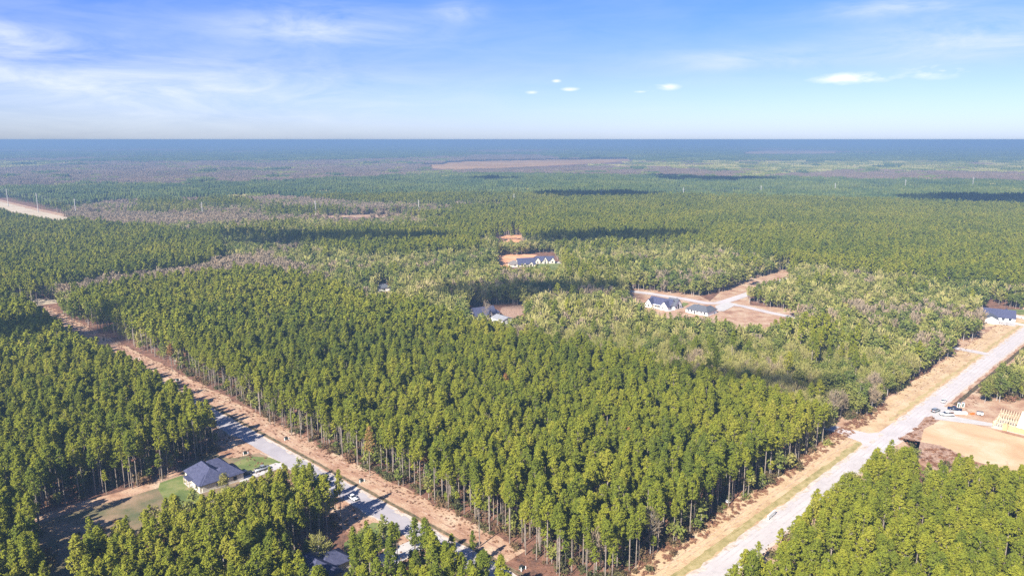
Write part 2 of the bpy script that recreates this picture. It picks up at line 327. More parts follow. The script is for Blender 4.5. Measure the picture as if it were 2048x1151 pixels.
# construction lot
gsheet('sand_pad',[(1830,872),(1850,845),(1880,838),(1940,846),(2010,866),(2100,890),(2300,930),(2300,985),(2048,945),(1960,925),(1900,905),(1835,905)],.07,M_sand)
gsheet('dirt_lot',[(1845,842),(1830,860),(1760,900),(1790,900),(1900,960),(2300,1000),(2300,860),(2048,800),(1975,790),(1930,770),(1890,800)],.04,M_verge)
gsheet('scrub_patch',[(1800,875),(1850,850),(1835,905),(1870,940),(1960,935),(1930,912),(1880,890),(1850,885)],.11,M_debris)
gsheet('scrub_patch',[(1835,852),(1850,834),(1872,830),(1882,838),(1866,848),(1842,860)],.115,M_debris)
gsheet('stone_drive',[(1860,822),(1885,812),(1925,820),(1905,826),(1912,833),(1985,846),(2060,860),(2060,866),(1980,852),(1900,842),(1868,838)],.12,M_conc)
gsheet('red_dirt_strip',[(1900,824),(1925,824),(1985,838),(1985,846),(1912,833)],.125,M_verge)
# left house yard
gsheet('yard',[(443,858),(430,900),(363,934),(300,962),(232,985),(137,1009),(74,1032),(40,1060),(60,1200),(160,1200),(330,1050),(420,1010),(540,960),(620,930),(560,920)],.03,M_yard)
gsheet('red_litter_rim',[(363,934),(300,962),(232,985),(137,1009),(74,1032),(60,1052),(140,1024),(232,1000),(320,974),(365,950)],.05,M_verge)
gsheet('red_litter_rim',[(450,868),(443,858),(432,900),(441,915),(470,915),(520,905),(548,915),(556,910),(500,878)],.055,M_verge)
gsheet('lawn',[(320,965),(363,950),(395,985),(420,1000),(380,1020),(330,1000),(316,978)],.07,M_lawn)
gsheet('lawn',[(468,925),(500,912),(540,914),(562,924),(548,930),(478,950)],.07,M_lawn)
gsheet('driveway',[(476,952),(552,925),(572,929),(583,938),(560,936),(480,966)],.12,M_conc)
gsheet('driveway',[(735,1132),(757,1110),(800,1090),(836,1074),(872,1066),(884,1078),(850,1095),(790,1130),(750,1151)],.12,M_conc)
gsheet('lawn',[(688,1085),(745,1044),(800,1050),(800,1080),(740,1110),(690,1120)],.07,M_lawn)
# middle distance openings
gsheet('verge_patch',[(1225,570),(1315,578),(1388,585),(1420,602),(1450,575),(1495,556),(1554,536),(1600,530),(1590,560),(1544,562),(1495,580),(1500,610),(1620,620),(1620,650),(1540,670),(1440,665),(1280,640),(1240,610)],.05,M_verge)
lane('lane',[(1230,578),(1300,587),(1370,598),(1412,606),(1440,606),(1478,594),(1530,576),(1580,556)],8.5,.14,M_asph)
lane('lane',[(1440,606),(1485,612),(1540,625),(1600,637)],7,.15,M_asph)
gsheet('driveway',[(1430,612),(1455,604),(1475,608),(1448,622),(1436,622)],.17,M_conc)
gsheet('lawn',[(1366,604),(1378,607),(1368,613),(1362,610)],.17,M_lawn)
gsheet('clay_yard',[(985,512),(1017,506),(1075,510),(1040,528),(1000,545),(985,535)],.15,M_orange)
gsheet('lawn',[(1060,534),(1075,526),(1105,524),(1122,528),(1122,545),(1070,545)],.2,M_lawn)
gsheet('driveway',[(1100,522),(1128,524),(1130,528),(1104,526)],.25,M_conc)
gsheet('clay_yard',[(970,482),(999,470),(1050,470),(1045,484),(980,488)],.15,M_orange)
gsheet('verge_patch',[(1004,614),(1052,608),(1050,626),(1016,640),(1000,622)],.05,M_debris)
gsheet('dirt_track',[(20,608),(60,596),(115,599),(115,606),(80,610),(70,620)],.12,M_track)
gsheet('clearing',[(425,520),(445,508),(480,510),(520,516),(505,526)],.1,M_verge)
gsheet('power_line_track',[(-60,394),(0,403),(76,422),(150,438),(142,444),(94,437),(26,424),(-60,404)],.3,M_track)
gsheet('power_line_clearing',[(-60,388),(0,399),(80,418),(170,436),(560,432),(840,425),(860,430),(700,437),(400,446),(150,448),(60,436),(-60,412)],.2,M_verge)
gsheet('clearing',[(915,402),(1000,404),(1000,416),(915,416)],.3,M_verge)
gsheet('marsh_field',[(855,336),(860,328),(930,323),(1100,319),(1260,318),(1262,322),(1180,328),(1000,336),(900,340)],.5,M_field)
gsheet('marsh_field',[(1470,307),(1480,302),(1560,300),(1695,301),(1700,306),(1620,310),(1520,309)],.8,M_field)

# ------------------------------------------------------------------ what the photograph keeps open to view
OPEN=[
 [(59,598),(110,600),(129,636),(230,675),(312,714),(410,769),(508,820),(547,854),(703,925),(797,972),(835,990),(953,1053),(1090,1131),(1120,1160),(1030,1160),(1015,1125),(992,1105),(953,1088),(900,1066),(874,1044),(843,1022),(815,1016),(800,1030),(770,1037),(745,1045),(690,1066),(681,1060),(685,1010),(699,1000),(697,967),(683,940),(664,932),(609,920),(560,928),(540,937),(478,955),(479,962),(418,975),(403,982),(371,982),(336,982),(305,990),(289,1009),(246,1026),(195,1038),(172,1040),(152,1060),(117,1077),(109,1093),(125,1112),(144,1122),(144,1160),(100,1160),(98,1108),(84,1077),(82,1054),(66,1038),(74,1032),(101,1022),(137,1009),(232,985),(332,962),(358,940),(430,905),(443,858),(457,825),(362,769),(280,717),(160,665)],
 [(603,1103),(637,1086),(666,1071),(684,1062),(692,1090),(686,1125),(672,1145),(658,1155),(650,1128),(622,1120)],
 [(754,1111),(777,1105),(832,1078),(844,1092),(773,1127)],
 [(1268,1160),(1277,1131),(1356,1092),(1414,1049),(1465,1013),(1524,974),(1575,947),(1622,904),(1662,876),(1662,850),(1690,835),(1724,843),(1738,826),(1774,802),(1797,784),(1824,764),(1854,743),(1883,722),(1907,711),(1908,693),(1913,681),(1951,684),(1957,663),(1972,654),(1972,628),(1966,612),(1978,603),(2013,616),(2100,626),(2100,660),(2048,693),(2034,705),(2025,717),(1995,734),(1966,749),(1957,767),(1960,796),(1966,814),(1984,806),(2100,800),(2100,935),(2048,931),(1994,921),(1967,921),(1940,908),(1908,919),(1873,930),(1838,919),(1830,872),(1798,886),(1779,882),(1755,888),(1732,912),(1700,939),(1642,974),(1618,1002),(1583,1021),(1575,1049),(1532,1100),(1516,1092),(1485,1100),(1465,1135),(1440,1160)],
 [(1248,579),(1315,585),(1388,593),(1420,590),(1450,582),(1495,563),(1554,544),(1584,543),(1576,556),(1544,559),(1495,573),(1490,585),(1493,603),(1522,612),(1598,626),(1586,634),(1557,638),(1530,650),(1470,648),(1442,634),(1420,633),(1390,634),(1334,627),(1288,619),(1284,598),(1262,592)],
 [(991,515),(1017,510),(1040,511),(1066,506),(1109,506),(1112,518),(1127,528),(1114,534),(1072,530),(1050,532),(1021,533),(1002,534)],
 [(977,480),(999,472),(1048,472),(1041,480)],
 [(940,626),(944,614),(1004,610),(1052,611),(1046,622),(1032,634),(1022,642),(1004,646),(984,632)],
 [(0,403),(76,422),(143,436),(142,439),(94,436),(26,424),(0,414)],
 [(560,434),(700,431),(845,426),(850,429),(700,436)],
 [(860,332),(930,323),(1260,318),(1240,325),(1000,335),(870,338)],
 [(1480,304),(1560,301),(1690,302),(1650,308),(1510,308)],
 [(750,570),(768,566),(785,572),(780,582),(760,584)],
]
def visible_gap(x,y,top,rad):
    """True where a tree of this height would stand in front of the open ground"""
    bad=np.zeros(x.shape,bool)
    for h,dx in ((0,0),(.3,0),(.55,-.8),(.55,.8),(.8,-.8),(.8,.8),(.97,0)):
        qx,qy=P(x+dx*rad,y,top*h)
        for pl in OPEN: bad|=inpoly(qx,qy,pl)
    return bad
# woods by kind, outlined on the canopy
T_PINE=[
 [(140,600),(150,572),(250,562),(400,545),(520,536),(600,543),(680,565),(740,592),(850,612),(930,630),(1000,652),(1100,672),(1290,712),(1400,735),(1500,760),(1620,785),(1680,830),(1690,900),(1500,1300),(200,1300),(-400,1200),(-400,590),(60,590)],
 [(1400,1300),(1440,1120),(1640,960),(1760,870),(1840,850),(1870,900),(2600,905),(2600,1400)],
 [(-400,415),(0,420),(130,437),(440,466),(445,505),(380,520),(250,540),(110,560),(0,585),(-400,590)],
 [(560,470),(700,452),(830,455),(960,460),(960,492),(800,495),(640,488)],
 [(1000,410),(2048,378),(2700,370),(2700,580),(2048,560),(1600,520),(1430,482),(1230,470),(960,465),(850,440)],
 [(-400,372),(0,372),(380,368),(560,360),(900,346),(1250,346),(1500,352),(1800,358),(2700,366),(2700,392),(2048,392),(1000,418),(850,430),(700,398),(540,385),(220,395),(90,412),(0,400),(-400,395)],
]
T_TAN=[
 [(110,562),(200,545),(310,530),(400,517),(450,500),(520,498),(600,515),(640,528),(560,534),(480,532),(380,542),(250,560),(160,580)],
 [(90,414),(220,395),(540,385),(700,398),(900,405),(920,420),(700,430),(400,440),(190,440)],
 [(0,334),(180,320),(560,320),(900,312),(1000,330),(1280,330),(1480,340),(1500,352),(1250,350),(1000,345),(900,345),(560,360),(380,368),(-400,374),(-400,345)],
 [(1500,350),(1700,338),(2500,345),(2500,362),(1800,358)],
 [(910,400),(1005,402),(1005,410),(910,410)],
]
T_PALE=[[(1290,712),(1300,650),(1420,660),(1560,690),(1640,760),(1720,840),(1640,800),(1500,765),(1400,738)],
 [(1040,600),(1160,570),(1240,600),(1290,640),(1290,700),(1180,672),(1060,650)]]
gx=rng.random((64,64))
def vnoise(x,y,s):
    u=x/s; v=y/s; i=np.floor(u).astype(int); j=np.floor(v).astype(int); fu=u-i; fv=v-j
    fu=fu*fu*(3-2*fu); fv=fv*fv*(3-2*fv); g=lambda a,b: gx[a%64,b%64]
    return (g(i,j)*(1-fu)+g(i+1,j)*fu)*(1-fv)+(g(i,j+1)*(1-fu)+g(i+1,j+1)*fu)*fv
def kinds(x,y):
    """0 pine, 1 leafy hardwood, 2 pale thinly leaved, 3 bare tan"""
    qx,qy=P(x,y,17.0); r=rng.random(x.shape); k=np.zeros(x.shape,int)
    n=.6*vnoise(x+900,y+300,60.)+.4*vnoise(x,y,22.)
    k[:]=np.where(n+.5*(r-.5)>.80,3,np.where(n+.6*(r-.5)>.50,1,np.where(r<.40,2,np.where(r<.66,1,0))))   # mixed wood by default
    far=qy<320; nf=.65*vnoise(x,y*.35,1500.)+.35*vnoise(x,y*.5,500.)
    k=np.where(far,np.where(nf+.2*(r-.5)>.66,3,0),k)
    for p in T_PINE: m=inpoly(qx,qy,p); k=np.where(m,np.where(r>.975,2,0),k)
    for p in T_PALE: m=inpoly(qx,qy,p); k=np.where(m,np.where(r<.62,2,np.where(r<.88,1,np.where(r<.95,3,0))),k)
    for p in T_TAN: m=inpoly(qx,qy,p); v2=vnoise(x+70,y+500,170.)*.6+vnoise(x,y,60.)*.4; k=np.where(m,np.where(v2+.3*(r-.5)>.29,3,np.where(r<.5,1,0)),k)
    return k
def corridor(x,y):
    qx,qy=P(x,y,0.); out=(qx<0)|(qx>2048)|(qy>1151)
    sa=(x-A0[0])*dA[0]+(y-A0[1])*dA[1]; oa=(x-A0[0])*nA[0]+(y-A0[1])*nA[1]
    sb=(x-B0[0])*dB[0]+(y-B0[1])*dB[1]; ob=(x-B0[0])*nB[0]+(y-B0[1])*nB[1]
    a=(oa>-15.5)&(oa<15)&(sa>SA0)&(sa<SA1); b=(ob>-18)&(ob<9)&(sb>SB0)&(sb<SB1)
    hard=((abs(oa)<6.5)&(sa>SA0)&(sa<SA1))|((abs(ob)<6.5)&(sb>SB0)&(sb<SB1))
    return (out&(a|b))|hard
HOUSES=[]     # (x, y, clear radius), filled before planting
def field(d0,d1,sp,jit=.42,half=.80):
    """jittered planting grid over the wedge in front of the camera"""
    n=int(d1*1.1/sp)
    a,b=np.meshgrid(np.arange(-n,n),np.arange(-int(80/sp),n)); c,s=math.cos(R(43.7)),math.sin(R(43.7))
    a=(a+.0).ravel()*sp; b=b.ravel()*sp
    # rows run along the roads
    x=a*c-b*s; y=a*s+b*c
    m=(np.hypot(x,y)<d1*1.02); x=x[m]; y=y[m]
    x=x+(rng.random(x.shape)-.5)*2*jit*sp; y=y+(rng.random(y.shape)-.5)*2*jit*sp
    d=np.hypot(x,y); m=(d>=d0)&(d<d1)&(y>60)&(np.abs(x)<y*half+70); return x[m],y[m]

# ------------------------------------------------------------------ tree meshes
def leaf_mesh(name,c,nrm,size,asp,tint,m,axis=None,seed=0):
    r=np.random.default_rng(seed); n=len(c)
    if axis is None:
        t=r.normal(size=(n,3)); t-=nrm*np.sum(t*nrm,1,keepdims=True); t/=np.linalg.norm(t,axis=1,keepdims=True)+1e-9
    else: t=axis
    b=np.cross(nrm,t); s=size[:,None]
    q=np.stack([c-t*s-b*s*asp,c+t*s*.9-b*s*asp*.8,c+t*s*1.1+b*s*asp,c-t*s*.8+b*s*asp*.9],1).reshape(-1,3)
    me=bpy.data.meshes.new(name); me.vertices.add(4*n); me.vertices.foreach_set('co',q.astype(np.float32).ravel())
    me.loops.add(4*n); me.loops.foreach_set('vertex_index',np.arange(4*n,dtype=np.int32))
    me.polygons.add(n); me.polygons.foreach_set('loop_start',np.arange(0,4*n,4,dtype=np.int32))
    me.materials.append(m); me.update()
    a=me.attributes.new('tint','FLOAT','POINT'); a.data.foreach_set('value',np.repeat(tint,4).astype(np.float32)); me.validate(); return me
def unit(v): return v/(np.linalg.norm(v,axis=-1,keepdims=True)+1e-9)
def clumps(r,K,n,cx,csz,size,asp,flat=.7,up=.7,out=.6,ctr=None):
    c=[];nn=[];ti=[]
    for i in range(K):
        o=r.normal(size=(n,3))*csz[i]*.5; o[:,2]*=flat; p=cx[i]+o
        ax=cx[i]-(ctr if ctr is not None else np.array([0,0,cx[i][2]-1.5])); ax=ax/(np.linalg.norm(ax)+1e-9)
        nr=unit(r.normal(size=(n,3))+np.array([0,0,up])+out*ax+unit(o)*.8)
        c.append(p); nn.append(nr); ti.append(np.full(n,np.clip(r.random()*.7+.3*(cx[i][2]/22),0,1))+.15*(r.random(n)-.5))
    c=np.concatenate(c); s=size*(.7+.6*r.random(len(c))); return c,np.concatenate(nn),s,np.concatenate(ti)
def pine_crown(seed,lod,m=None,hh=20.,thin=1.):
    r=np.random.default_rng(seed); cb=hh*r.uniform(.50,.64); Rm=r.uniform(1.6,2.45)
    K,n,sz={0:(110,15,.23),1:(38,8,.44)}[lod]; K=int(K*thin)
    t=r.random(K)**.75; az=r.random(K)*6.283; rad=Rm*np.minimum(1,.45+1.6*t)*(1-t**1.9)**.72*np.sqrt(.08+.88*r.random(K))*(1+.3*np.sin(az*(2+seed%2)+seed))
    lean=(r.random(2)-.5)*.8
    cx=np.stack([rad*np.cos(az)+lean[0]*t,rad*np.sin(az)+lean[1]*t,cb+(hh-.5-cb)*t],1)
    csz=r.uniform(.35,.78,K)*(1-.25*t)*(1 if lod==0 else 1.25)
    c,nn,s,ti=clumps(r,K,n,cx,csz,sz,.55)
    return leaf_mesh('pine_crown',c,nn,s,.42 if lod==0 else .55,ti,m or M_pine,seed=seed),cx
def pine_trunk(seed,lod,cx=None,hh=20.,m=None):
    b=MB(); n=6 if lod==0 else 3; r=random.Random(seed); k=(r.random()-.5)*.7
    b.bar((0,0,-.2),(k*.4,0,hh*.5),.19,.15,n,cap=False); b.bar((k*.4,0,hh*.5),(k,0,hh*.93),.15,.05,n,cap=False)
    if lod==0 and cx is not None:
        for i in range(0,len(cx),4):
            z=max(cx[i][2]-1.3,hh*.42); b.bar((k*z/hh,0,z),cx[i],.05,.02,3,cap=False)
        for i in range(5):
            z=r.uniform(hh*.28,hh*.5); a=r.random()*6.28; l=r.uniform(.5,1.4); b.bar((k*.3,0,z),(math.cos(a)*l,math.sin(a)*l,z+.3),.03,.01,3,cap=False)
    return b.mesh('pine_trunk',m or M_bark)
def hard_crown(seed,lod,m,hh=15.,dens=1.,twig=False):
    r=np.random.default_rng(seed); K,n,sz={0:(46,24,.28),1:(18,10,.60)}[lod]
    n=int(n*dens); Rm=r.uniform(2.5,3.3); cz=hh*.62; hz=hh*.38
    v=unit(r.normal(size=(K,3))); v*= (r.random((K,1))**.4)*r.uniform(.75,1.1,(K,1))
    cx=v*np.array([Rm,Rm,hz])+np.array([0,0,cz]); cx[:,2]=np.clip(cx[:,2],hh*.22,hh)
    cx[:,:2]*=(1.05-.35*((cx[:,2]-cz)/hz).clip(0,1))[:,None]
    csz=r.uniform(.9,1.4,K)*(1 if lod==0 else 1.3)
    c,nn,s,ti=clumps(r,K,n,cx,csz,sz,.6,.85,.5,.5,np.array([0,0,cz-2]))
    if twig:
        ax=unit(c-np.array([0,0,hh*.35])+r.normal(size=c.shape)*1.6); nn=unit(np.cross(ax,r.normal(size=c.shape)))
        s=s*(2.1 if lod==0 else 1.7); return leaf_mesh('twig_crown',c,nn,s,.10 if lod==0 else .22,ti,m,axis=ax,seed=seed),cx
    return leaf_mesh('hardwood_crown',c,nn,s,.6,ti,m,seed=seed),cx
def hard_trunk(seed,lod,cx,hh=15.,m=None):
    b=MB(); n=6 if lod==0 else 3; b.bar((0,0,-.2),(.1,0,hh*.45),.17,.13,n,cap=False); b.bar((.1,0,hh*.45),(0,.1,hh*.85),.13,.04,n,cap=False)
    st_=2 if lod==0 else 5
    for i in range(0,len(cx),st_):
        z=max(min(cx[i][2]-2.2,hh*.75),hh*.25); b.bar((0,0,z),cx[i],.06 if lod==0 else .09,.015,3,cap=False)
    return b.mesh('hardwood_trunk',m or M_bark2)
def bush_mesh(seed,m):
    r=np.random.default_rng(seed); K=9; v=unit(r.normal(size=(K,3))); v[:,2]=abs(v[:,2]); cx=v*np.array([.8,.8,.9])+np.array([0,0,.25])
    c,nn,s,ti=clumps(r,K,20,cx,r.uniform(.6,.9,K),.17,.6,.8,.5,.5,np.array([0,0,0])); c[:,2]=abs(c[:,2])
    return leaf_mesh('bush',c,nn,s,.6,ti,m,seed=seed)
NV=10
pines0=[]; 
for i in range(NV):
    h=18.5+3*rng.random(); cm,cx=pine_crown(100+i,0,hh=h); pines0.append((pine_trunk(100+i,0,cx,h),cm,h))
def hset(seed,m,twig,dens=1.,nv=4):
    o=[]
    for i in range(nv):
        h=12.5+3.5*random.random(); cm,cx=hard_crown(seed+i,0,m,h,dens,twig); o.append((hard_trunk(seed+i,0,cx,h),cm,h))
    return o
hard0=hset(200,M_hard,False,1.,5); pale0=hset(220,M_pale,True,.8); tan0=hset(240,M_tan,True,.8)
SETS=[pines0,hard0,pale0,tan0]
def joined(name,tm,cm):
    bm=bmesh.new(); bm.from_mesh(cm); k=len(bm.faces); bm.from_mesh(tm); bm.faces.ensure_lookup_table()
    for f in bm.faces[k:]: f.material_index=1
    me=bpy.data.meshes.new(name); bm.to_mesh(me); bm.free(); me.materials.append(cm.materials[0]); me.materials.append(tm.materials[0]); return me
def src_collection(name,meshes):
    c=bpy.data.collections.new(name)
    for i,me in enumerate(meshes): c.objects.link(bpy.data.objects.new('%s_%02d'%(name,i),me))
    return c
src0=[src_collection(n,[joined(n,t,c) for t,c,h in S]) for n,S in zip(('pine_near','leafy_near','pale_near','tan_near'),SETS)]
def lod1(kind,nv=5):
    o=[]
    for i in range(nv):
        if kind==0:
            h=18.5+3*random.random(); cm,cx=pine_crown(400+i,1,hh=h); tm=pine_trunk(400+i,1,None,h)
        else:
            h=12.5+3.5*random.random(); cm,cx=hard_crown(400+20*kind+i,1,[0,M_hard,M_pale,M_tan][kind],h,1.,kind>1); tm=hard_trunk(i,1,cx,h)
        o.append(joined('mid',tm,cm))
    return o
src1=[src_collection(n,lod1(k)) for k,n in enumerate(('pine_mid','leafy_mid','pale_mid','tan_mid'))]
ICO=bmesh.new(); bmesh.ops.create_icosphere(ICO,subdivisions=1,radius=1); ico_v=np.array([v.co[:] for v in ICO.verts]); ico_f=np.array([[v.index for v in f.verts] for f in ICO.faces]); ICO.free()
def patch_mesh(seed,kind,size=40.,sp=4.2):
    r=np.random.default_rng(seed); n=int(size/sp); V=[];Fc=[];T=[]; k=0
    m=[M_pine2,M_hard,M_pale,M_tan2][kind]
    for i in range(n):
        for j in range(n):
            x=(i+.5+(r.random()-.5)*.9)*sp-size/2; y=(j+.5+(r.random()-.5)*.9)*sp-size/2
            hh=(r.uniform(14.5,22) if kind==0 else r.uniform(11,16.5)); rr=r.uniform(1.3,2.4)*(1 if kind==0 else 1.15)
            v=ico_v*(1+.35*(r.random((12,1))-.5)); sz=hh*(.24 if kind==0 else .3)
            v=v*np.array([rr,rr,sz])+np.array([x,y,hh-sz]); V.append(v); Fc.append(ico_f+k); k+=12; T.append(np.full(12,r.random()))
            # a few protruding boughs
            for q in range(4):
                c=np.array([x,y,hh-sz])+unit(r.normal(size=3)+np.array([0,0,.6]))*np.array([rr,rr,sz])*1.02; w=r.normal(size=(3,3))*.9
                V.append(c+w); Fc.append(np.array([[k,k+1,k+2]])); k+=3; T.append(np.full(3,r.random()))
            # trunk sliver
            V.append(np.array([[x-.2,y,0],[x+.2,y,0],[x,y+.05,hh*.7]])); Fc.append(np.array([[k,k+1,k+2]])); k+=3; T.append(np.zeros(3))
    me=bpy.data.meshes.new('patch'); me.from_pydata(np.concatenate(V).tolist(),[],np.concatenate(Fc).tolist()); me.materials.append(m)
    a=me.attributes.new('tint','FLOAT','POINT'); a.data.foreach_set('value',np.concatenate(T).astype(np.float32)); return me
src2=[src_collection(n,[patch_mesh(600+10*k+i,k) for i in range(4)]) for k,n in enumerate(('pine_patch','leafy_patch','pale_patch','tan_patch'))]
def scatter(name,pts,idx,rot,scl,coll,label=None,cat=None):
    """one object whose points carry instances of the given tree meshes"""
    n=len(pts)
    if not n: return None
    me=bpy.data.meshes.new(name); me.vertices.add(n); me.vertices.foreach_set('co',np.asarray(pts,np.float32).ravel())
    for nm,ty,arr,key in (('idx','INT',idx,'value'),('rot','FLOAT',rot,'value'),('scl','FLOAT_VECTOR',scl,'vector')):
        a=me.attributes.new(nm,ty,'POINT'); a.data.foreach_set(key,np.asarray(arr,np.int32 if ty=='INT' else np.float32).ravel())
    o=obj(name,me); tag(o,label,cat,kind='stuff')
    g=bpy.data.node_groups.new(name,'GeometryNodeTree'); g.interface.new_socket('Geometry',in_out='INPUT',socket_type='NodeSocketGeometry'); g.interface.new_socket('Geometry',in_out='OUTPUT',socket_type='NodeSocketGeometry')
    gi=N('NodeGroupInput',g); go=N('NodeGroupOutput',g); ci=N('GeometryNodeCollectionInfo',g); ci.inputs[0].default_value=coll; ci.inputs['Separate Children'].default_value=True; ci.inputs['Reset Children'].default_value=True
    iop=N('GeometryNodeInstanceOnPoints',g); iop.inputs['Pick Instance'].default_value=True
    na=[N('GeometryNodeInputNamedAttribute',g,data_type=t) for t in ('INT','FLOAT','FLOAT_VECTOR')]
    for q,nm in zip(na,('idx','rot','scl')): q.inputs[0].default_value=nm
    cx=N('ShaderNodeCombineXYZ',g); L=g.links.new
    L(gi.outputs[0],iop.inputs['Points']); L(ci.outputs[0],iop.inputs['Instance']); L(na[0].outputs[0],iop.inputs['Instance Index'])
    L(na[1].outputs[0],cx.inputs[2]); L(cx.outputs[0],iop.inputs['Rotation']); L(na[2].outputs[0],iop.inputs['Scale']); L(iop.outputs[0],go.inputs[0])
    md=o.modifiers.new('scatter','NODES'); md.node_group=g
    return o
# ------------------------------------------------------------------ clouds that lay the shadow patches on the woods
def cloud_mesh(seed,rx,ry,rz):
    r=random.Random(seed); bm=bmesh.new(); n=max(9,int((rx+ry)/16))
    for i in range(n):
        a=r.random()*6.28; q=r.random()**.6; x=math.cos(a)*q*rx*.8; y=math.sin(a)*q*ry*.8; s=min(rx,ry)*r.uniform(.22,.42)*(1.25-q*.7)
        m=Matrix.Translation((x,y,s*.25))@Matrix.Diagonal((s*1.35,s,s*.6,1))
        bmesh.ops.create_icosphere(bm,subdivisions=2,radius=1,matrix=m)
    bmesh.ops.create_icosphere(bm,subdivisions=3,radius=1,matrix=Matrix.Diagonal((rx*.9,ry*.9,min(rx,ry)*.2,1)))
    for v in bm.verts:
        v.co+=Vector((r.uniform(-1,1),r.uniform(-1,1),r.uniform(-1,1)))*min(rx,ry)*.03
    me=bpy.data.meshes.new('cloud'); bm.to_mesh(me); bm.free(); me.materials.append(M_cloud)
    me.polygons.foreach_set('use_smooth',[True]*len(me.polygons)); return me
def shade_cloud(i,px,py,rx,ry,rz,where):
    g=G(px,py,16); t=1000/sdir.z
    o=obj('cloud',cloud_mesh(i,rx,ry,rz),None,(g[0]+sdir.x*t,g[1]+sdir.y*t,1016)); o.rotation_euler=(0,0,R(rz))
    tag(o,'white cloud shading '+where,'cloud')
for i,a in enumerate([(40,655,75,32,60,'the far end of the left pine stand'),
  (1060,566,90,30,8,'the woods behind the navy roofed house'),(690,474,150,40,4,'the dark band of pines left of centre'),(520,462,70,30,20,'the left tip of the dark pine band'),
  (1230,470,120,34,6,'the pines behind the far houses'),(1200,388,150,90,0,'pines beyond the power line'),
  (1440,357,200,120,0,'the wooded strip right of centre'),(985,357,90,80,0,'pines under the marsh field'),(1340,350,90,70,30,'a small patch of far woods'),
  (1500,742,45,14,-20,'the back corner of the central stand'),(1990,398,200,120,0,'the far right pines')]):
    shade_cloud(i+3,*a)
# ------------------------------------------------------------------ haze
hz=MB().box(-33000,-1600,-1,33000,34100,125.9); hzm=bpy.data.materials.new('haze_air'); hzm.use_nodes=True; t=hzm.node_tree; t.nodes.clear()
pv=N('ShaderNodeVolumePrincipled',t); pv.inputs['Density'].default_value=HAZE_DENSITY; pv.inputs['Color'].default_value=(*HAZE_COLOR,1); pv.inputs['Anisotropy'].default_value=.0
om=N('ShaderNodeOutputMaterial',t); t.links.new(pv.outputs[0],om.inputs['Volume'])
tag(hz.build('haze',hzm),kind='stuff')

# ------------------------------------------------------------------ houses
AX=R(44.1)
def roof_hip(mb,x0,y0,x1,y1,z,rise,ov=.45,th=.2):
    x0-=ov;y0-=ov;x1+=ov;y1+=ov; w,l=x1-x0,y1-y0; q=min(w,l)/2
    if l>=w: a=(x0+q,y0+q*.95,z+th+rise); b=(x0+q,y1-q*.95,z+th+rise)
    else: a=(x0+q*.95,y0+q,z+th+rise); b=(x1-q*.95,y0+q,z+th+rise)
    v=[(x0,y0,z),(x1,y0,z),(x1,y1,z),(x0,y1,z),(x0,y0,z+th),(x1,y0,z+th),(x1,y1,z+th),(x0,y1,z+th),a,b]
    f=[(3,2,1,0),(0,1,5,4),(1,2,6,5),(2,3,7,6),(3,0,4,7)]
    f+=[(4,5,8),(5,6,9,8),(6,7,9),(7,4,8,9)] if l>=w else [(4,5,9,8),(5,6,9),(6,7,8,9),(7,4,8)]
    mb.add(v,f)
def roof_gable(mb,x0,y0,x1,y1,z,rise,axis,ov=.4,th=.2):
    if axis=='y':
        m=(x0+x1)/2; k=rise/((x1-x0)/2); e=ov*k
        pr=[(x0-ov,z-e),(m,z+rise),(x1+ov,z-e),(x1+ov,z-e+th),(m,z+rise+th*1.3),(x0-ov,z-e+th)]
        v=[(p[0],y0-ov,p[1]) for p in pr]+[(p[0],y1+ov,p[1]) for p in pr]; fl=False
    else:
        m=(y0+y1)/2; k=rise/((y1-y0)/2); e=ov*k
        pr=[(y0-ov,z-e),(m,z+rise),(y1+ov,z-e),(y1+ov,z-e+th),(m,z+rise+th*1.3),(y0-ov,z-e+th)]
        v=[(x1+ov,p[0],p[1]) for p in pr]+[(x0-ov,p[0],p[1]) for p in pr]
    f=[(0,1,4,5),(1,2,3,4),(11,10,7,6),(10,9,8,7)]+[(i,6+i,6+(i+1)%6,(i+1)%6) for i in range(6)]
    mb.add(v,f)
def gable_wall(mb,x0,y0,x1,y1,z,rise,axis):
    e=.02
    if axis=='y':
        m=(x0+x1)/2; v=[(x0+e,y0+e,z),(x1-e,y0+e,z),(m,y0+e,z+rise-e),(x0+e,y1-e,z),(x1-e,y1-e,z),(m,y1-e,z+rise-e)]
    else:
        m=(y0+y1)/2; v=[(x1-e,y0+e,z),(x1-e,y1-e,z),(x1-e,m,z+rise-e),(x0+e,y0+e,z),(x0+e,y1-e,z),(x0+e,m,z+rise-e)]
    mb.add(v,[(0,1,2),(5,4,3),(0,3,4,1),(1,4,5,2),(2,5,3,0)])
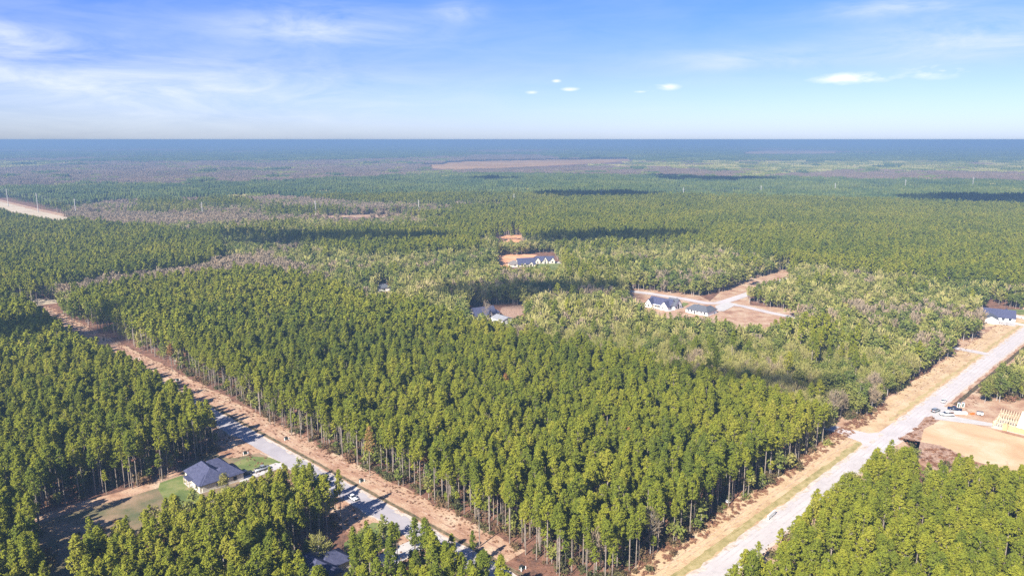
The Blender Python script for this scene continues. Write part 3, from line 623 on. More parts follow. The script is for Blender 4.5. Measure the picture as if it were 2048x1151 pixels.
def house(name,label,loc,ang,blocks,wins,wallm,roofm,trim=None,extra=None,cat='house'):
    t=thing(name,label,cat,(loc[0],loc[1],0),ang); trim=trim or M_trim
    HOUSES.append((loc,ang,blocks))
    for (x0,y0,x1,y1,wh,rise,ty,*rm) in blocks:
        w=MB(); w.box(x0,y0,0,x1,y1,wh)
        if ty!='hip': gable_wall(w,x0,y0,x1,y1,wh,rise,ty)
        w.build('wall',wallm,t)
        r=MB()
        if ty=='hip': roof_hip(r,x0,y0,x1,y1,wh,rise)
        else: roof_gable(r,x0,y0,x1,y1,wh,rise,ty)
        rf=r.build('roof',rm[0] if rm else roofm,t)
    f=MB(); bx=blocks[0]; f.box(min(b[0] for b in blocks)-.15,min(b[1] for b in blocks)-.15,-.1,max(b[2] for b in blocks)-.5,max(b[3] for b in blocks)-.5,.16)
    f.build('foundation_slab',M_conc,t)
    for wn in wins:
        bi,side,pos,z,w,h=wn[:6]; kind=wn[6] if len(wn)>6 else 'window'
        x0,y0,x1,y1=blocks[bi][:4]
        def bx(dep,ww,hh,inset,zz):
            if side=='x0': return (x0-dep,pos-ww/2,zz,x0+inset,pos+ww/2,zz+hh)
            if side=='x1': return (x1-inset,pos-ww/2,zz,x1+dep,pos+ww/2,zz+hh)
            if side=='y0': return (pos-ww/2,y0-dep,zz,pos+ww/2,y0+inset,zz+hh)
            return (pos-ww/2,y1-inset,zz,pos+ww/2,y1+dep,zz+hh)
        if kind=='window':
            fr=MB().box(*bx(.05,w+.24,h+.24,.02,z-.12)).build('window',trim,t)
            MB().box(*bx(.075,w,h,.02,z)).build('pane',M_glass,fr)
        elif kind=='garage_door':
            g=MB()
            for q in range(4): g.box(*bx(.06,w,h/4-.04,.02,z+q*h/4))
            g.build('garage_door',M_wtrim,t)
        else:
            dm=MB().box(*bx(.06,w,h,.02,z)).build('door',M_wood if kind=='wood_door' else M_trim,t)
            MB().box(*bx(.12,.06,.12,-.05,z+h*.45)).build('handle',M_pole,dm)
    if extra: extra(t)
    return t
def porch(x0,y0,x1,y1,h,posts,roofm):
    def f(t):
        for a,b in posts: MB().box(a-.12,b-.12,0,a+.12,b+.12,h-.02).build('porch_post',M_wood,t)
        MB().box(x0,y0,h,x1,y1,h+.22).build('porch_roof',roofm,t)
        MB().box(x0,y0,.17,x1,y1,.24).build('porch_floor',M_conc,t)
    return f
def vents(*pts):
    def f(t):
        for x,y,z in pts: MB().bar((x,y,z-1),(x,y,z+.35),.12,.12,6).build('roof_vent',M_trim,t)
    return f
def both(*fs):
    def f(t):
        for g in fs: g(t)
    return f
house('brick_house','cream brick house with slate blue hipped roof and lawns beside the left road',(-111.7,241.9),AX,
 [(0,0,9.5,16.6,2.8,3.9,'hip'),(5,0,15.2,7.6,2.8,3.0,'hip'),(4.5,9.8,14,16.0,2.8,2.9,'hip'),(-.9,0.3,5,6.2,2.75,2.3,'hip')],
 [(0,'x0',14,1,1.2,1.3),(0,'x0',9.2,1,1.0,1.3),(0,'x0',11.8,.2,.95,2.1,'door'),(3,'x0',3.2,1,1.8,1.3),(1,'y0',8,1,1.1,1.2),(1,'y0',12,1,1.1,1.2),(1,'x1',3.8,.15,4.6,2.3,'garage_door'),(2,'x1',13,1,1.5,1.4)],
 M_brick,M_navy,extra=both(porch(-2.2,7.2,-.02,12.6,2.6,[(-2,7.4),(-2,10),(-2,12.4)],M_navy),vents((4,5.2,5.6),(6.2,9.2,5.8),(3.2,12,5.6))))
house('hidden_house','slate blue roofed house half hidden behind pines at the bottom, near the left road',(-56.5,182),AX,
 [(0,0,10,14,2.8,3.7,'hip'),(6,3.5,15.5,11,2.8,2.8,'hip'),(4,9,11,16.8,2.8,2.6,'hip')],
 [(0,'x0',10,1,1.3,1.3),(0,'x0',4,1,1.3,1.3),(1,'x1',7,.15,4.4,2.2,'garage_door'),(0,'y0',5,1,1.4,1.3)],M_brick,M_navy,extra=vents((4,6,5.9)))
house('gabled_house','white house with slate blue roof and several steep white gables beside the middle lane',(115.5,525.2),AX,
 [(3,0,12,19.5,2.9,4.4,'y'),(0,14.2,6,20,2.9,3.6,'x'),(0,0,6,6.4,2.9,3.6,'x'),(7,-2,16,6,2.9,4.8,'y',M_grey),(13,1,19.5,8,2.9,3.2,'x')],
 [(1,'x0',17,1,1.1,1.3),(2,'x0',2,1,.8,1.4),(2,'x0',4.4,1,.8,1.4),(0,'x0',12.6,1,1.0,1.3),(0,'x0',9.4,1,1.6,1.3),(0,'x0',11.1,.2,1,2.1,'door'),(3,'y0',11.5,.25,1.8,3.6,'door'),(3,'y0',9.0,1,.8,1.3),(3,'y0',14.0,1,.8,1.3),(4,'x1',4.5,.15,4.6,2.3,'garage_door')],
 M_wallw,M_navy,extra=porch(1.2,6.6,2.98,14,2.6,[(1.4,7),(1.4,10),(1.4,13.6)],M_wtrim))
house('hipped_house','white house with charcoal hipped roof standing right of the white gabled house',(141,508.8),AX,
 [(0,0,9,18,2.7,3.4,'hip'),(3,1,14.5,8,2.7,2.9,'hip'),(4,9,11.5,16,2.7,3.0,'hip')],
 [(0,'x0',16,1,.9,1.3),(0,'x0',13.2,1,.9,1.3),(0,'x0',10.6,.2,1,2.1,'door'),(0,'x0',8.6,1,.9,1.3),(0,'x0',5.2,1,.9,1.3),(0,'x0',2.4,1,.9,1.3),(1,'y0',6,1,.9,1.3),(1,'y0',12,.15,3.2,2.2,'garage_door')],M_wallw,M_grey,extra=vents((4,6,5.2)))
house('cream_gable_house','cream house with dark navy gable roof half hidden in the central woods',(-26,498.2),R(30),
 [(0,0,17,9.4,2.9,4.6,'x'),(9,-2.2,13,4,2.9,3.2,'y'),(14,2,21,8,2.7,2.6,'hip')],
 [(0,'x0',3,1,1,1.4),(0,'x0',6.4,1,1,1.4),(1,'y0',11,1,1.2,1.4),(0,'y0',4,1,1.3,1.3)],M_brick,M_navy)
house('metal_roof_barn','low outbuilding with pale metal roof beside the cream house in the central woods',(-6.6,484.4),R(38),
 [(0,0,10,13,2.8,1.6,'y')],[(0,'y0',3,.1,2.6,2.4,'garage_door'),(0,'y0',7,.1,2.6,2.4,'garage_door')],M_wallw,M_metal,cat='outbuilding')
house('long_house','long low house with navy and brown grey roof by the orange clay yard',(-.5,713.8),R(14),
 [(7,0,25,11.5,2.5,5.4,'x'),(-1,1.5,9,11,2.5,3.6,'hip',M_brownr),(12.2,-.6,14.6,4,3.0,1.4,'y'),(18,-1.0,22,4,3.0,2.2,'y')],
 [(2,'y0',13.2,1,1,1.3),(3,'y0',20.0,1,1.4,1.5),(0,'x0',5,1,1,1.2),(1,'y0',4,1,1.2,1.2)],M_brick,M_navy)
house('two_gable_house','cream house with slate roof and two tall gables behind a lawn, farthest of the houses',(23.5,735),R(4),
 [(1,0,20,9.5,2.9,4.0,'x'),(0,-1.4,5.6,6,2.9,3.6,'y'),(8,-1.5,13,6,2.9,4.2,'y'),(15.5,-1.2,20.6,6,2.9,3.6,'y')],
 [(1,'y0',2.8,1,1,1.4),(2,'y0',10.5,.2,1.4,2.3,'door'),(2,'y0',10.5,3.2,1,1.1),(3,'y0',18,1,1.4,1.4),(0,'y0',6.8,1,1,1.3),(0,'x1',5,.1,4.6,2.3,'garage_door')],M_brick,M_navy)
house('far_right_house','white house with slate roof and covered garage at the right edge beyond the road junction',(336,503),R(-30),
 [(-1,-4,19,9.5,2.9,4.4,'x'),(0,-15,8.5,-4.2,2.9,2.2,'y',M_grey),(11,5,18,13,3.2,3.0,'y')],
 [(1,'y0',4.2,.1,5.4,2.3,'garage_door'),(0,'y0',12,1,1.5,1.4),(0,'y0',16,1,1.5,1.4),(1,'x0',-9,1,1.2,1.2)],M_wallw,M_navy)
house('small_roof_house','small house with grey roof glimpsed in a dark gap of the woods left of centre',G(755,584),R(30),
 [(0,0,12,8,2.8,3.0,'hip')],[(0,'x0',4,1,1.2,1.2),(0,'y0',6,1,1.2,1.2)],M_wallw,M_grey)
house('blue_roof_shed','small blue grey roofed shed behind thin trunks at the lower left',G(222,1140),R(20),
 [(0,0,5.6,4.2,2.3,1.3,'x')],[(0,'y0',2.8,.1,1.4,1.9,'door')],M_wallw,M_navy,cat='shed')
# house under construction
def framing():
    O=(231,284); t=thing('timber_frame_house','unfinished timber framed house with orange sheathing and pale roof deck','house under construction',(O[0],O[1],0),AX)
    HOUSES.append((O,AX,[(0,0,17,26)]))
    MB().box(-.3,-1,0,16,26.3,.22).build('foundation_slab',M_conc,t)
    def wallframe(a,b,h,z=.22):
        m=MB(); a=Vector((*a,z)); b=Vector((*b,z)); n=max(2,int((b-a).length/.6)); up=Vector((0,0,h))
        for i in range(n+1):
            p=a.lerp(b,i/n); m.beam(p,p+up,.09,.12)
        m.beam(a+Vector((0,0,.06)),b+Vector((0,0,.06)),.13,.12); m.beam(a+up,b+up,.15,.2)
        m.build('wall_frame',M_wood,t)
    for a,b in [((.1,21),(.1,25.9)),((.1,25.9),(6,25.9)),((6,25.9),(14.5,25.9)),((14.5,14),(14.5,25.9)),((6,14),(6,25.9)),((6,18.5),(14.5,18.5)),((.1,14),(.1,21)),((.1,16),(6,16))]: wallframe(a,b,2.7)
    for i in range(17):
        y=-1+i*1.24; MB().box(-.06,y,.25,.02,y+1.2,2.75).build('sheathing_panel',M_osb,t)
    for i in range(5):
        x=.1+i*1.24; MB().box(x,20.95,.25,x+1.2,21.03,2.75).build('sheathing_panel',M_osb,t)
    MB().box(-.9,20.4,.25,1.2,22,3.1).build('porch_box',M_osb,t)
    def truss(y,x0,x1,z,rise):
        m=MB(); c=(x0+x1)/2
        m.beam((x0-.5,y,z),(c,y,z+rise),.09,.2); m.beam((c,y,z+rise),(x1+.5,y,z),.09,.2); m.beam((x0,y,z+.1),(x1,y,z+.1),.09,.15)
        for k in (.25,.5,.75): m.beam((x0+(x1-x0)*k,y,z+.1),(x0+(x1-x0)*k,y,z+rise*(1-abs(2*k-1))),.08,.1)
        m.build('roof_truss',M_wood,t)
    for i in range(12): truss(14.2+i*.95,0,14.5,2.95,4.4)
    for i in range(9): truss(-.6+i*1.2,0,14.5,2.95,4.9)
    d=MB(); roof_gable(d,0,-1,14.5,16.5,3.15,4.9,'y',.5,.06); d.build('roof_deck',M_wrap,t)
    m=MB()
    for i in range(9):
        m.beam((0,2+i*.7,3.3),(-.01+6.2,2+i*.7,6.4),.07,.16)
    # low front porch gable
    for i in range(7): m.beam((-2.6,8+i*.8,2.9),(3.2,8+i*.8,5.0),.08,.16)
    m.build('porch_rafters',M_wood,t)
    for y in (8,10.4,12.8): MB().box(-2.7,y-.1,0,-2.5,y+.1,2.9).build('porch_post',M_wood,t)
    MB().box(-2.8,7.9,2.75,-2.4,12.95,2.95).build('porch_beam',M_wood,t)
framing()

# ------------------------------------------------------------------ vehicles
def prism(prof,w0,w1):
    """side outline extruded across, the upper part drawn in"""
    n=len(prof); zm=max(p[1] for p in prof); zl=min(p[1] for p in prof); v=[]
    for s in (-1,1):
        for x,z in prof:
            k=(z-zl)/(zm-zl); v.append((x,s*(w0*(1-k)+w1*k)/2,z))
    m=MB(); m.add(v,[tuple(range(n)),tuple(range(2*n-1,n-1,-1))]+[(i,i+n,(i+1)%n+n,(i+1)%n) for i in range(n)]); return m
def vehicle(name,label,cat,loc,ang,kind,paint,z=.12,group=None):
    t=thing(name,label,cat,(loc[0],loc[1],z),ang,group)
    if kind=='sedan':
        L=4.7; body=[(-2.35,.35),(-2.3,.75),(-2.2,.92),(-1.5,.98),(1.0,.95),(2.1,.78),(2.33,.6),(2.35,.35)]; cab=[(-1.75,.96),(-1.05,1.38),(.15,1.42),(1.05,.95)]; roof=(-1.0,.2,1.40); W0=1.84
    elif kind=='suv':
        L=4.8; body=[(-2.4,.4),(-2.38,1.0),(-2.3,1.12),(1.1,1.1),(2.2,.98),(2.38,.75),(2.4,.4)]; cab=[(-2.25,1.1),(-1.95,1.7),(.35,1.74),(1.15,1.1)]; roof=(-1.95,.4,1.72); W0=1.92
    else:
        L=5.9; body=[(-2.95,.5),(-2.93,1.15),(-.75,1.15),(-.74,1.2),(1.4,1.18),(2.75,1.08),(2.93,.85),(2.95,.5)]; cab=[(-.8,1.16),(-.62,1.82),(.75,1.86),(1.5,1.17)]; roof=(-.6,.78,1.84); W0=2.0
    b=prism(body,W0*1.0,W0*.94); me=b.mesh('body',paint); bm=bmesh.new(); bm.from_mesh(me); bmesh.ops.recalc_face_normals(bm,faces=bm.faces); bmesh.ops.bevel(bm,geom=[e for e in bm.edges],offset=.05,segments=2,affect='EDGES'); bm.to_mesh(me); bm.free()
    bo=obj('body',me,t); me.polygons.foreach_set('use_smooth',[True]*len(me.polygons))
    prism(cab,W0*.9,W0*.74).build('window_band',M_glass,t)
    MB().box(roof[0],-W0*.375,roof[2],roof[1],W0*.375,roof[2]+.05).build('roof',paint,t)
    for s in (-1,1):
        for x in (-.1,): MB().beam((x,s*W0*.445,body[3][1] if kind=='sedan' else 1.12),(x,s*W0*.375,roof[2]),.08,.05).build('pillar',paint,t)
    if kind=='pickup':
        MB().box(-2.8,-.82,1.152,-.9,.82,1.17).build('truck_bed',M_trim,t)
    wr=.33 if kind=='sedan' else .39
    for sx in (-1,1):
        for s in (-1,1):
            x=sx*L*.305; y=s*(W0/2-.06); w=MB().bar((x,y-.11,wr),(x,y+.11,wr),wr,wr,14).build('wheel',M_tyre,t)
            MB().bar((x,y-.12,wr),(x,y+.12,wr),wr*.6,wr*.6,10).build('rim',M_silv,w)
    for s in (-1,1):
        MB().box(L/2-.14,s*.68-.2,.62,L/2+.01,s*.68+.2,.78).build('headlight',M_wtrim,t)
        MB().box(-L/2-.01,s*.72-.14,.72,-L/2+.12,s*.72+.14,.92).build('tail_light',M_orgp,t)
        MB().box(.75,s*W0*.5-.02,.98,.95,s*(W0*.5+.16),1.12).build('mirror',paint,t)
    MB().box(-L/2-.04,-W0*.42,.38,L/2+.04,W0*.42,.52).build('bumper',M_trim,t)
    return t
angA=math.atan2(dA[1],dA[0])
vehicle('parked_car','white sedan with black glass roof parked on the left road beside a person','car',(-56.6,237.4),angA,'sedan',M_white,.1)
vehicle('parked_car','dark grey sport utility vehicle on the driveway nearest the cream brick house','car',(-101.2,256.2),R(40),'suv',M_gryp,.13)
vehicle('parked_car','silver and dark pickup truck on the driveway behind the grey sport utility vehicle','pickup truck',(-96.4,260.2),R(40),'pickup',M_silv,.13)
vehicle('parked_car','small white car standing on the right road past the construction drive','car',(210.0,334.4),R(46),'sedan',M_white,.11)
vehicle('parked_car','silver sport utility vehicle parked where the stone drive meets the right road','car',(198.6,321.5),R(30),'suv',M_silv,.13)
vehicle('pickup_truck','white pickup truck parked on the stone drive of the construction lot','pickup truck',(201.0,316.6),R(170),'pickup',M_white,.13)
vehicle('pickup_truck','dark navy pickup truck parked behind the white one beside the construction lot','pickup truck',(208.8,323.6),R(150),'pickup',M_navyp,.06)
# person beside the white sedan
def person(x,y,rz):
    me=bpy.data.meshes.new('person')
    V=[(0,0,.95),(0,0,1.2),(0,0,1.42),(0,0,1.52),(0,.01,1.62),(0,.0,1.72),(.10,0,.90),(.11,.03,.5),(.11,0,.08),(.11,.14,.04),(-.10,0,.90),(-.13,-.03,.5),(-.14,-.02,.08),(-.14,.12,.04),(.19,0,1.38),(.25,-.02,1.1),(.22,.10,.88),(.22,.14,.80),(-.19,0,1.38),(-.26,-.02,1.1),(-.24,.08,.88),(-.24,.11,.80)]
    E_=[(0,1),(1,2),(2,3),(3,4),(4,5),(0,6),(6,7),(7,8),(8,9),(0,10),(10,11),(11,12),(12,13),(2,14),(14,15),(15,16),(16,17),(2,18),(18,19),(19,20),(20,21)]
    rad=[.15,.15,.15,.06,.10,.085,.10,.07,.05,.04,.10,.07,.05,.04,.065,.05,.035,.03,.065,.05,.035,.03]
    me.from_pydata(V,E_,[]); o=bpy.data.objects.new('tmp_person',me); C.objects.link(o)
    o.modifiers.new('s','SKIN'); sv=me.skin_vertices[0].data
    for i,r in enumerate(rad): sv[i].radius=(r,r*.8)
    sv[0].use_root=True; o.modifiers.new('b','SUBSURF').levels=1
    dg=bpy.context.evaluated_depsgraph_get(); fin=bpy.data.meshes.new_from_object(o.evaluated_get(dg)); bpy.data.objects.remove(o)
    fin.materials.clear(); fin.materials.append(M_cloth); fin.materials.append(M_skin)
    for p in fin.polygons: p.material_index=1 if (p.center.z>1.5 or p.center.z<.86 and abs(p.center.x)>.19) else 0
    o=obj('person',fin,None,(x,y,.1)); o.rotation_euler=(0,0,rz); tag(o,'person in black clothing standing at the road edge behind the white sedan','person')
    h=MB(); h.bar((0,-.03,1.66),(0,-.03,1.80),.10,.075,8); h.build('hair',M_trim,o)
person(-59.8,236.9,R(-60))

# ------------------------------------------------------------------ small things beside the roads
def site():
    t=thing('material_stack','long stack of white wrapped building material beside the stone drive','stack',(208.6,318.6,.12),R(-12))
    for i in range(4): MB().box(-2.6+i*1.3,-.7,.12,-1.36+i*1.3,.7,1.1+.08*(i%2)).build('wrapped_bundle',M_wtrim,t)
    MB().box(-2.6,-.6,0,2.5,-.4,.12).build('skid',M_wood,t); MB().box(-2.6,.4,0,2.5,.6,.12).build('skid',M_wood,t)
    t=thing('orange_barrier','orange plastic barrier pile on the stone drive next to the wrapped material','barrier',(213.6,318.0,.12),R(20))
    for i in range(3): MB().box(-1,-.5+i*.4,0,1,-.2+i*.4,.9-.15*i).build('panel',M_orgp,t)
    t=thing('utility_trailer','small white box trailer with grey lid right of the orange barrier','trailer',(216.6,317.2,.12),R(-20))
    MB().box(-1.2,-.8,.4,1.2,.8,1.6).build('body',M_wtrim,t); MB().box(-1.25,-.85,1.6,1.25,.85,1.7).build('lid',M_grey,t); MB().box(1.2,-.05,.4,2.1,.05,.5).build('tow_bar',M_trim,t)
    for s in (-1,1): MB().bar((0,s*.8,.3),(0,s*.95,.3),.3,.3,12).build('wheel',M_tyre,t)
    t0=None
    for x,y,lb in ((213.2,327.6,'white portable toilet behind the navy pickup truck, left one of two'),(215.4,327.9,'white portable toilet behind the navy pickup truck, right one of two')):
        t=thing('portable_toilet',lb,'portable toilet',(x,y,.04),R(50),'portable toilets at the construction lot')
        MB().box(-.55,-.55,0,.55,.55,2.1).build('cabin',M_wtrim,t); MB().box(-.6,-.6,2.1,.6,.6,2.25).build('roof',M_silv,t); MB().box(-.58,-.35,.1,-.55,.35,1.9).build('door',M_ugreen,t)
    # white gate like panel and pale slab at the edge of the right road
    a=np.array(G(1535,1041)); b=np.array(G(1549,1029)); d=b-a; L=np.linalg.norm(d)*.9; t=thing('roadside_barrier','low white barrier standing on a pale slab at the edge of the right road','barrier',(a[0],a[1],.16),math.atan2(d[1],d[0]))
    MB().box(0,-.2,.35,L*1.15,.2,1.75).build('panel',M_wtrim,t)
    for x in (.2,L/2,L-.2): MB().box(x-.06,-.2,0,x+.06,-.07,1.45).build('post',M_wtrim,t)
    MB().box(0,-.09,.12,L,.09,.34).build('foot_rail',M_trim,t)
    tag(MB().box(0,-1.2,0,8.6,1.0,.04).build('concrete_slab',M_conc,None,(0,0,0)),kind='structure')
    s=bpy.data.objects['concrete_slab']; p=G(1522,1053); s.location=(p[0],p[1],.13); s.rotation_euler=(0,0,math.atan2(dB[1],dB[0]))
    p=G(1458,1006); t=thing('white_board','white board leaning at the foot of the pines beside the right road','sign',(p[0],p[1],0),R(35))
    MB().add([(-1.1,0,.3),(1.1,0,.2),(1.05,.9,1.2),(-1.15,.9,1.35),(-1.1,.06,.27),(1.1,.06,.17),(1.05,.96,1.17),(-1.15,.96,1.32)],[(0,1,2,3),(7,6,5,4),(0,4,5,1),(1,5,6,2),(2,6,7,3),(3,7,4,0)]).build('board',M_wtrim,t)
    for x in (-.9,.9): MB().bar((x,.5,0),(x,.5,.8),.05,.05,5).build('leg',M_wood,t)
site()
for px,py,where in ((722,962,'across the ditch from the white sedan'),(1043,1137,'nearest the bottom frame edge'),(490,907,'on bare soil beside the lawn'),(572,878,'on the verge opposite the brick house'),(207,680,'farthest along the left verge'),(273,719,'on the upper left verge beside the pines'),(355,761,'half way up the left verge in the tree shadows')):
    p=G(px,py); t=thing('utility_cabinet','dark utility cabinet '+where,'utility box',(p[0],p[1],.02),R(44))
    MB().box(-.55,-.5,.12,.55,.5,1.0).build('cabinet',M_ugreen,t); MB().box(-.62,-.57,0,.62,.57,.12).build('plinth',M_conc,t); MB().box(-.58,-.53,1.0,.58,.53,1.08).build('lid',M_trim,t)
    MB().bar((-1.0,-.9,0),(-1.0,-.9,1.3),.13,.13,8).build('marker_post',M_wtrim,t); MB().bar((.9,-.9,0),(.9,-.9,1.0),.13,.13,8).build('marker_post',M_wtrim,t)
# transmission poles and their wires
PL=[(-60,390,30),(17,413,30),(77,425,31),(153,436,32),(406,439,27),(632,435,26),(838,433,26),(1028,418,23),(1202,407,20),(1366,402,19),(1521,396,20),(1669,391,20),(1809,385,22),(1944,381,22),(2090,376,22)]
tops=[]
where=['off the left edge','leftmost, on the bare strip at the left edge','second from the left, on the bare strip','third from the left, where the bare strip enters the trees','standing in bare tan trees left of the centre','left of the centre above the thin pale track','just left of the small pinkish clearing','right of the small pinkish clearing','at the start of the dark tree line right of the centre','second along the dark tree line right of the centre','third along the dark tree line, right of the centre','over the pale scrub on the right','fourth from the right edge over dark pines','near the right edge over dark pines','off the right edge']
for i,(a,b,h) in enumerate(PL):
    p=G(a,b); d=math.hypot(*p); hh=min(h*d/F*1.05,34); hh=max(hh,28)
    t=thing('power_pole','pale power pole '+where[i],'power pole',(p[0],p[1],0),0,'poles of the power line across the woods')
    MB().bar((0,0,-.5),(0,0,hh),.75,.45,8).build('pole',M_pole,t); MB().box(-.1,-2.4,hh-2.6,.1,2.4,hh-2.4).build('crossarm',M_pole,t); MB().box(-.1,-2.0,hh-5.2,.1,2.0,hh-5.0).build('crossarm',M_pole,t)
    t.rotation_euler=(0,0,R(60)); tops.append(Vector((p[0],p[1],hh)))
w=MB()
for i in range(len(tops)-1):
    for dz in (-.1,-2.6,-5.2):
        a=tops[i]+Vector((0,0,dz)); b=tops[i+1]+Vector((0,0,dz)); pts=[a.lerp(b,k/10)-Vector((0,0,5*4*(k/10)*(1-k/10))) for k in range(11)]
        for k in range(10): w.bar(pts[k],pts[k+1],.05,.05,3,cap=False)
tag(w.build('power_line_wires',M_wire),'thin grey wires strung between the tall pale poles above the woods','wires')
# scattered far buildings seen as pale specks
for i,(px,py,lb) in enumerate([(362,364,'far white house at the near rim of the brown woods on the left'),(432,359,'far tan roofed house in the brown woods left of centre'),(480,364,'far long low building at the rim of the brown woods'),(85,330,'far pale building beyond the dark woods at the left'),(455,285,'distant white building close to the horizon, left of centre'),(1815,290,'distant white building close to the horizon at the right')]):
    p=G(px,py,4); s=14 if py>300 else 60
    house('far_building',lb,p,R(10*i),[(0,0,s*1.5,s*.8,4 if s<20 else 9,3,'x')],[(0,'y0',s*.4,1,1.4,1.4),(0,'y0',s,1,1.4,1.4)],M_wallw,M_metal if i%2 else M_brownr,cat='building')

# ------------------------------------------------------------------ planting
def near_line(x,y,w):
    bad=np.zeros(x.shape,bool)
    for a,b in zip(tops[:-1],tops[1:]):
        dx,dy=b.x-a.x,b.y-a.y; L=math.hypot(dx,dy); s=((x-a.x)*dx+(y-a.y)*dy)/L; o=(-(x-a.x)*dy+(y-a.y)*dx)/L
        bad|=(s>-5)&(s<L+5)&(abs(o)<w)
    return bad
def near_house(x,y,pad):
    bad=np.zeros(x.shape,bool)
    for (cx,cy,rr,n_) in ((-108,250,7.5,20),(-118,256,6,16),(-56.6,237.4,2.5,24)):      # sunny side of the brick house and of the white sedan kept clear
        for k in range(2,n_,3): bad|=np.hypot(x-(cx-.574*k),y-(cy-.819*k))<rr
    for loc,ang,bl in HOUSES:
        c,s=math.cos(ang),math.sin(ang); u=(x-loc[0])*c+(y-loc[1])*s; v=-(x-loc[0])*s+(y-loc[1])*c
        for b in bl: bad|=(u>b[0]-pad)&(u<b[2]+pad)&(v>b[1]-pad)&(v<b[3]+pad)
        if bl[0][2]<60:       # keep the view of the walls and roof free of trees standing in front
            for b in bl[:1]: pass
    return bad
SHEDV=[[(215,1128),(250,1122),(252,1138),(222,1142)]]
SPECIAL=[] # (x,y,material set, height, label)
SP=[('yellow',740,948,19,'yellowing pine among green pines at the edge of the central stand'),('rust',657+140,0,0,'')]
def special():
    out=[]
    for kind,px,py,hh,lb in [('yellow',740,950,20,'yellow and rust needled pine at the edge of the central stand'),
        ('rust',851,978,17,'dead rust red pine between green pines at the edge of the central stand'),
        ('bare',1192,1146,16,'bare grey leafless tree at the front edge of the central stand'),
        ('bare',970,905,19,'bare pinkish grey crown rising among the central green pines'),
        ('rust',345,742,16,'rust brown crown on the left side of the central stand near the verge'),
        ('rust',562,778,18,'small orange brown crown among green pines left of centre'),
        ('bare',238,1148,13,'bare pale leafless tree in front of the blue roofed shed'),
        ('rust',1786,1145,9,'thin orange brown dead conifer in the bottom right stand'),
        ('rust',1812,1128,12,'short rust coloured conifer right of the thin dead one in the bottom right stand'),
        ('bare',1300,1110,17,'grey leafless crown in the sunlit corner of the central stand'),
        ('yellow',1665,700,12,'orange leaved tree in the hardwoods left of the right road'),
        ('bare',972,640,15,'bare pinkish tree standing before the navy roof of the cream house'),
        ('pale',640,1135,12,'pale thinly leaved tree in front of the half hidden slate blue roof'),
        ('rust',1255,935,17,'rust brown pine crown in the sunlit middle of the central stand'),
        ('yellow',1405,850,18,'yellow brown pine crown near the back right of the central stand'),
        ('rust',1010,812,17,'faded rust pine crown in the middle of the central stand'),
        ('rust',505,712,17,'rust pine crown high in the left part of the central stand'),
        ('yellow',262,845,18,'yellowing pine in the left stand above the yard'),
        ('rust',1905,1040,16,'rust coloured pine crown at the right of the bottom right stand'),
        ('yellow',1835,620,14,'orange yellow tree in the mixed woods left of the far right house'),
        ('rust',1690,640,13,'rust orange tree in the mixed woods right of the houses'),
        ('rust',1100,880,0,'')]:
        if hh: out.append((kind,*G(px,py),hh,lb))
    return out
SPEC=special()
X,Y,K,S=[],[],[],[]
def plant(d0,d1,sp,half=.80,top=21.):
    x,y=field(d0,d1,sp,half=half); k=kinds(x,y); s=np.clip(rng.normal(.975,.115,len(x)),.66,1.25)
    thin=rng.random(len(x)); keep=~(((k>0)&(thin>.68))|(thin>.95))
    x,y,k,s=x[keep],y[keep],k[keep],s[keep]
    hh=np.where(k==0,20.,14.5)*s
    bad=visible_gap(x,y,hh,1.7)|corridor(x,y)|near_house(x,y,2.8)|near_line(x,y,15)
    for p in SPEC: bad|=np.hypot(x-p[1],y-p[2])<2.6
    m=~bad; return x[m],y[m],k[m],s[m]
# near and middle woods: single trees
nx,ny,nk,ns=plant(60,430,3.75)
# trees the photograph shows standing alone in front of the road and house at the bottom
extra=[(795,1115,0),(830,1135,0),(868,1145,0),(905,1140,0),(760,1145,0),(708,1122,0),(725,1140,0),(946,1140,0),(450,985,1),(850,1110,1),(616,1128,1)]
ex=np.array([G(a,b) for a,b,_ in extra]); nx=np.append(nx,ex[:,0]); ny=np.append(ny,ex[:,1]); nk=np.append(nk,[e[2] for e in extra]); ns=np.append(ns,[.62]*len(extra))
nr=rng.random(len(nx))*6.283; nidx=rng.integers(0,1000,len(nx))
# which trees become objects of their own: the largest in view
qx,qy=P(nx,ny,15.); dist=np.hypot(np.hypot(nx,ny),H-15)
inview=(qx>-10)&(qx<2058)&(qy<1165)
lab_single=np.zeros(len(nx),bool)
for k in range(4):
    c=np.where(inview&(nk==k))[0]; c=c[np.argsort(dist[c])][:300]; lab_single[c]=True
for k in range(4):
    m=(nk==k)&~lab_single
    if m.sum(): scatter(['pine_forest','leafy_forest','pale_forest','bare_forest'][k],np.stack([nx[m],ny[m],0*nx[m]],1),nidx[m]%len(SETS[k]),nr[m],np.repeat(ns[m][:,None],3,1),src0[k])
for k,(nm,d1) in enumerate((('pine_forest',1500),('leafy_forest',1500),('pale_forest',1500),('bare_forest',1500))): pass
mx_,my_,mk_,ms_=plant(430,1500,4.0)
for k in range(4):
    m=mk_==k; n=m.sum()
    if n: scatter(['pine_forest','leafy_forest','pale_forest','bare_forest'][k],np.stack([mx_[m],my_[m],0*mx_[m]],1),rng.integers(0,5,n),rng.random(n)*6.283,np.stack([ms_[m]*1.05,ms_[m]*1.05,ms_[m]],1),src1[k])
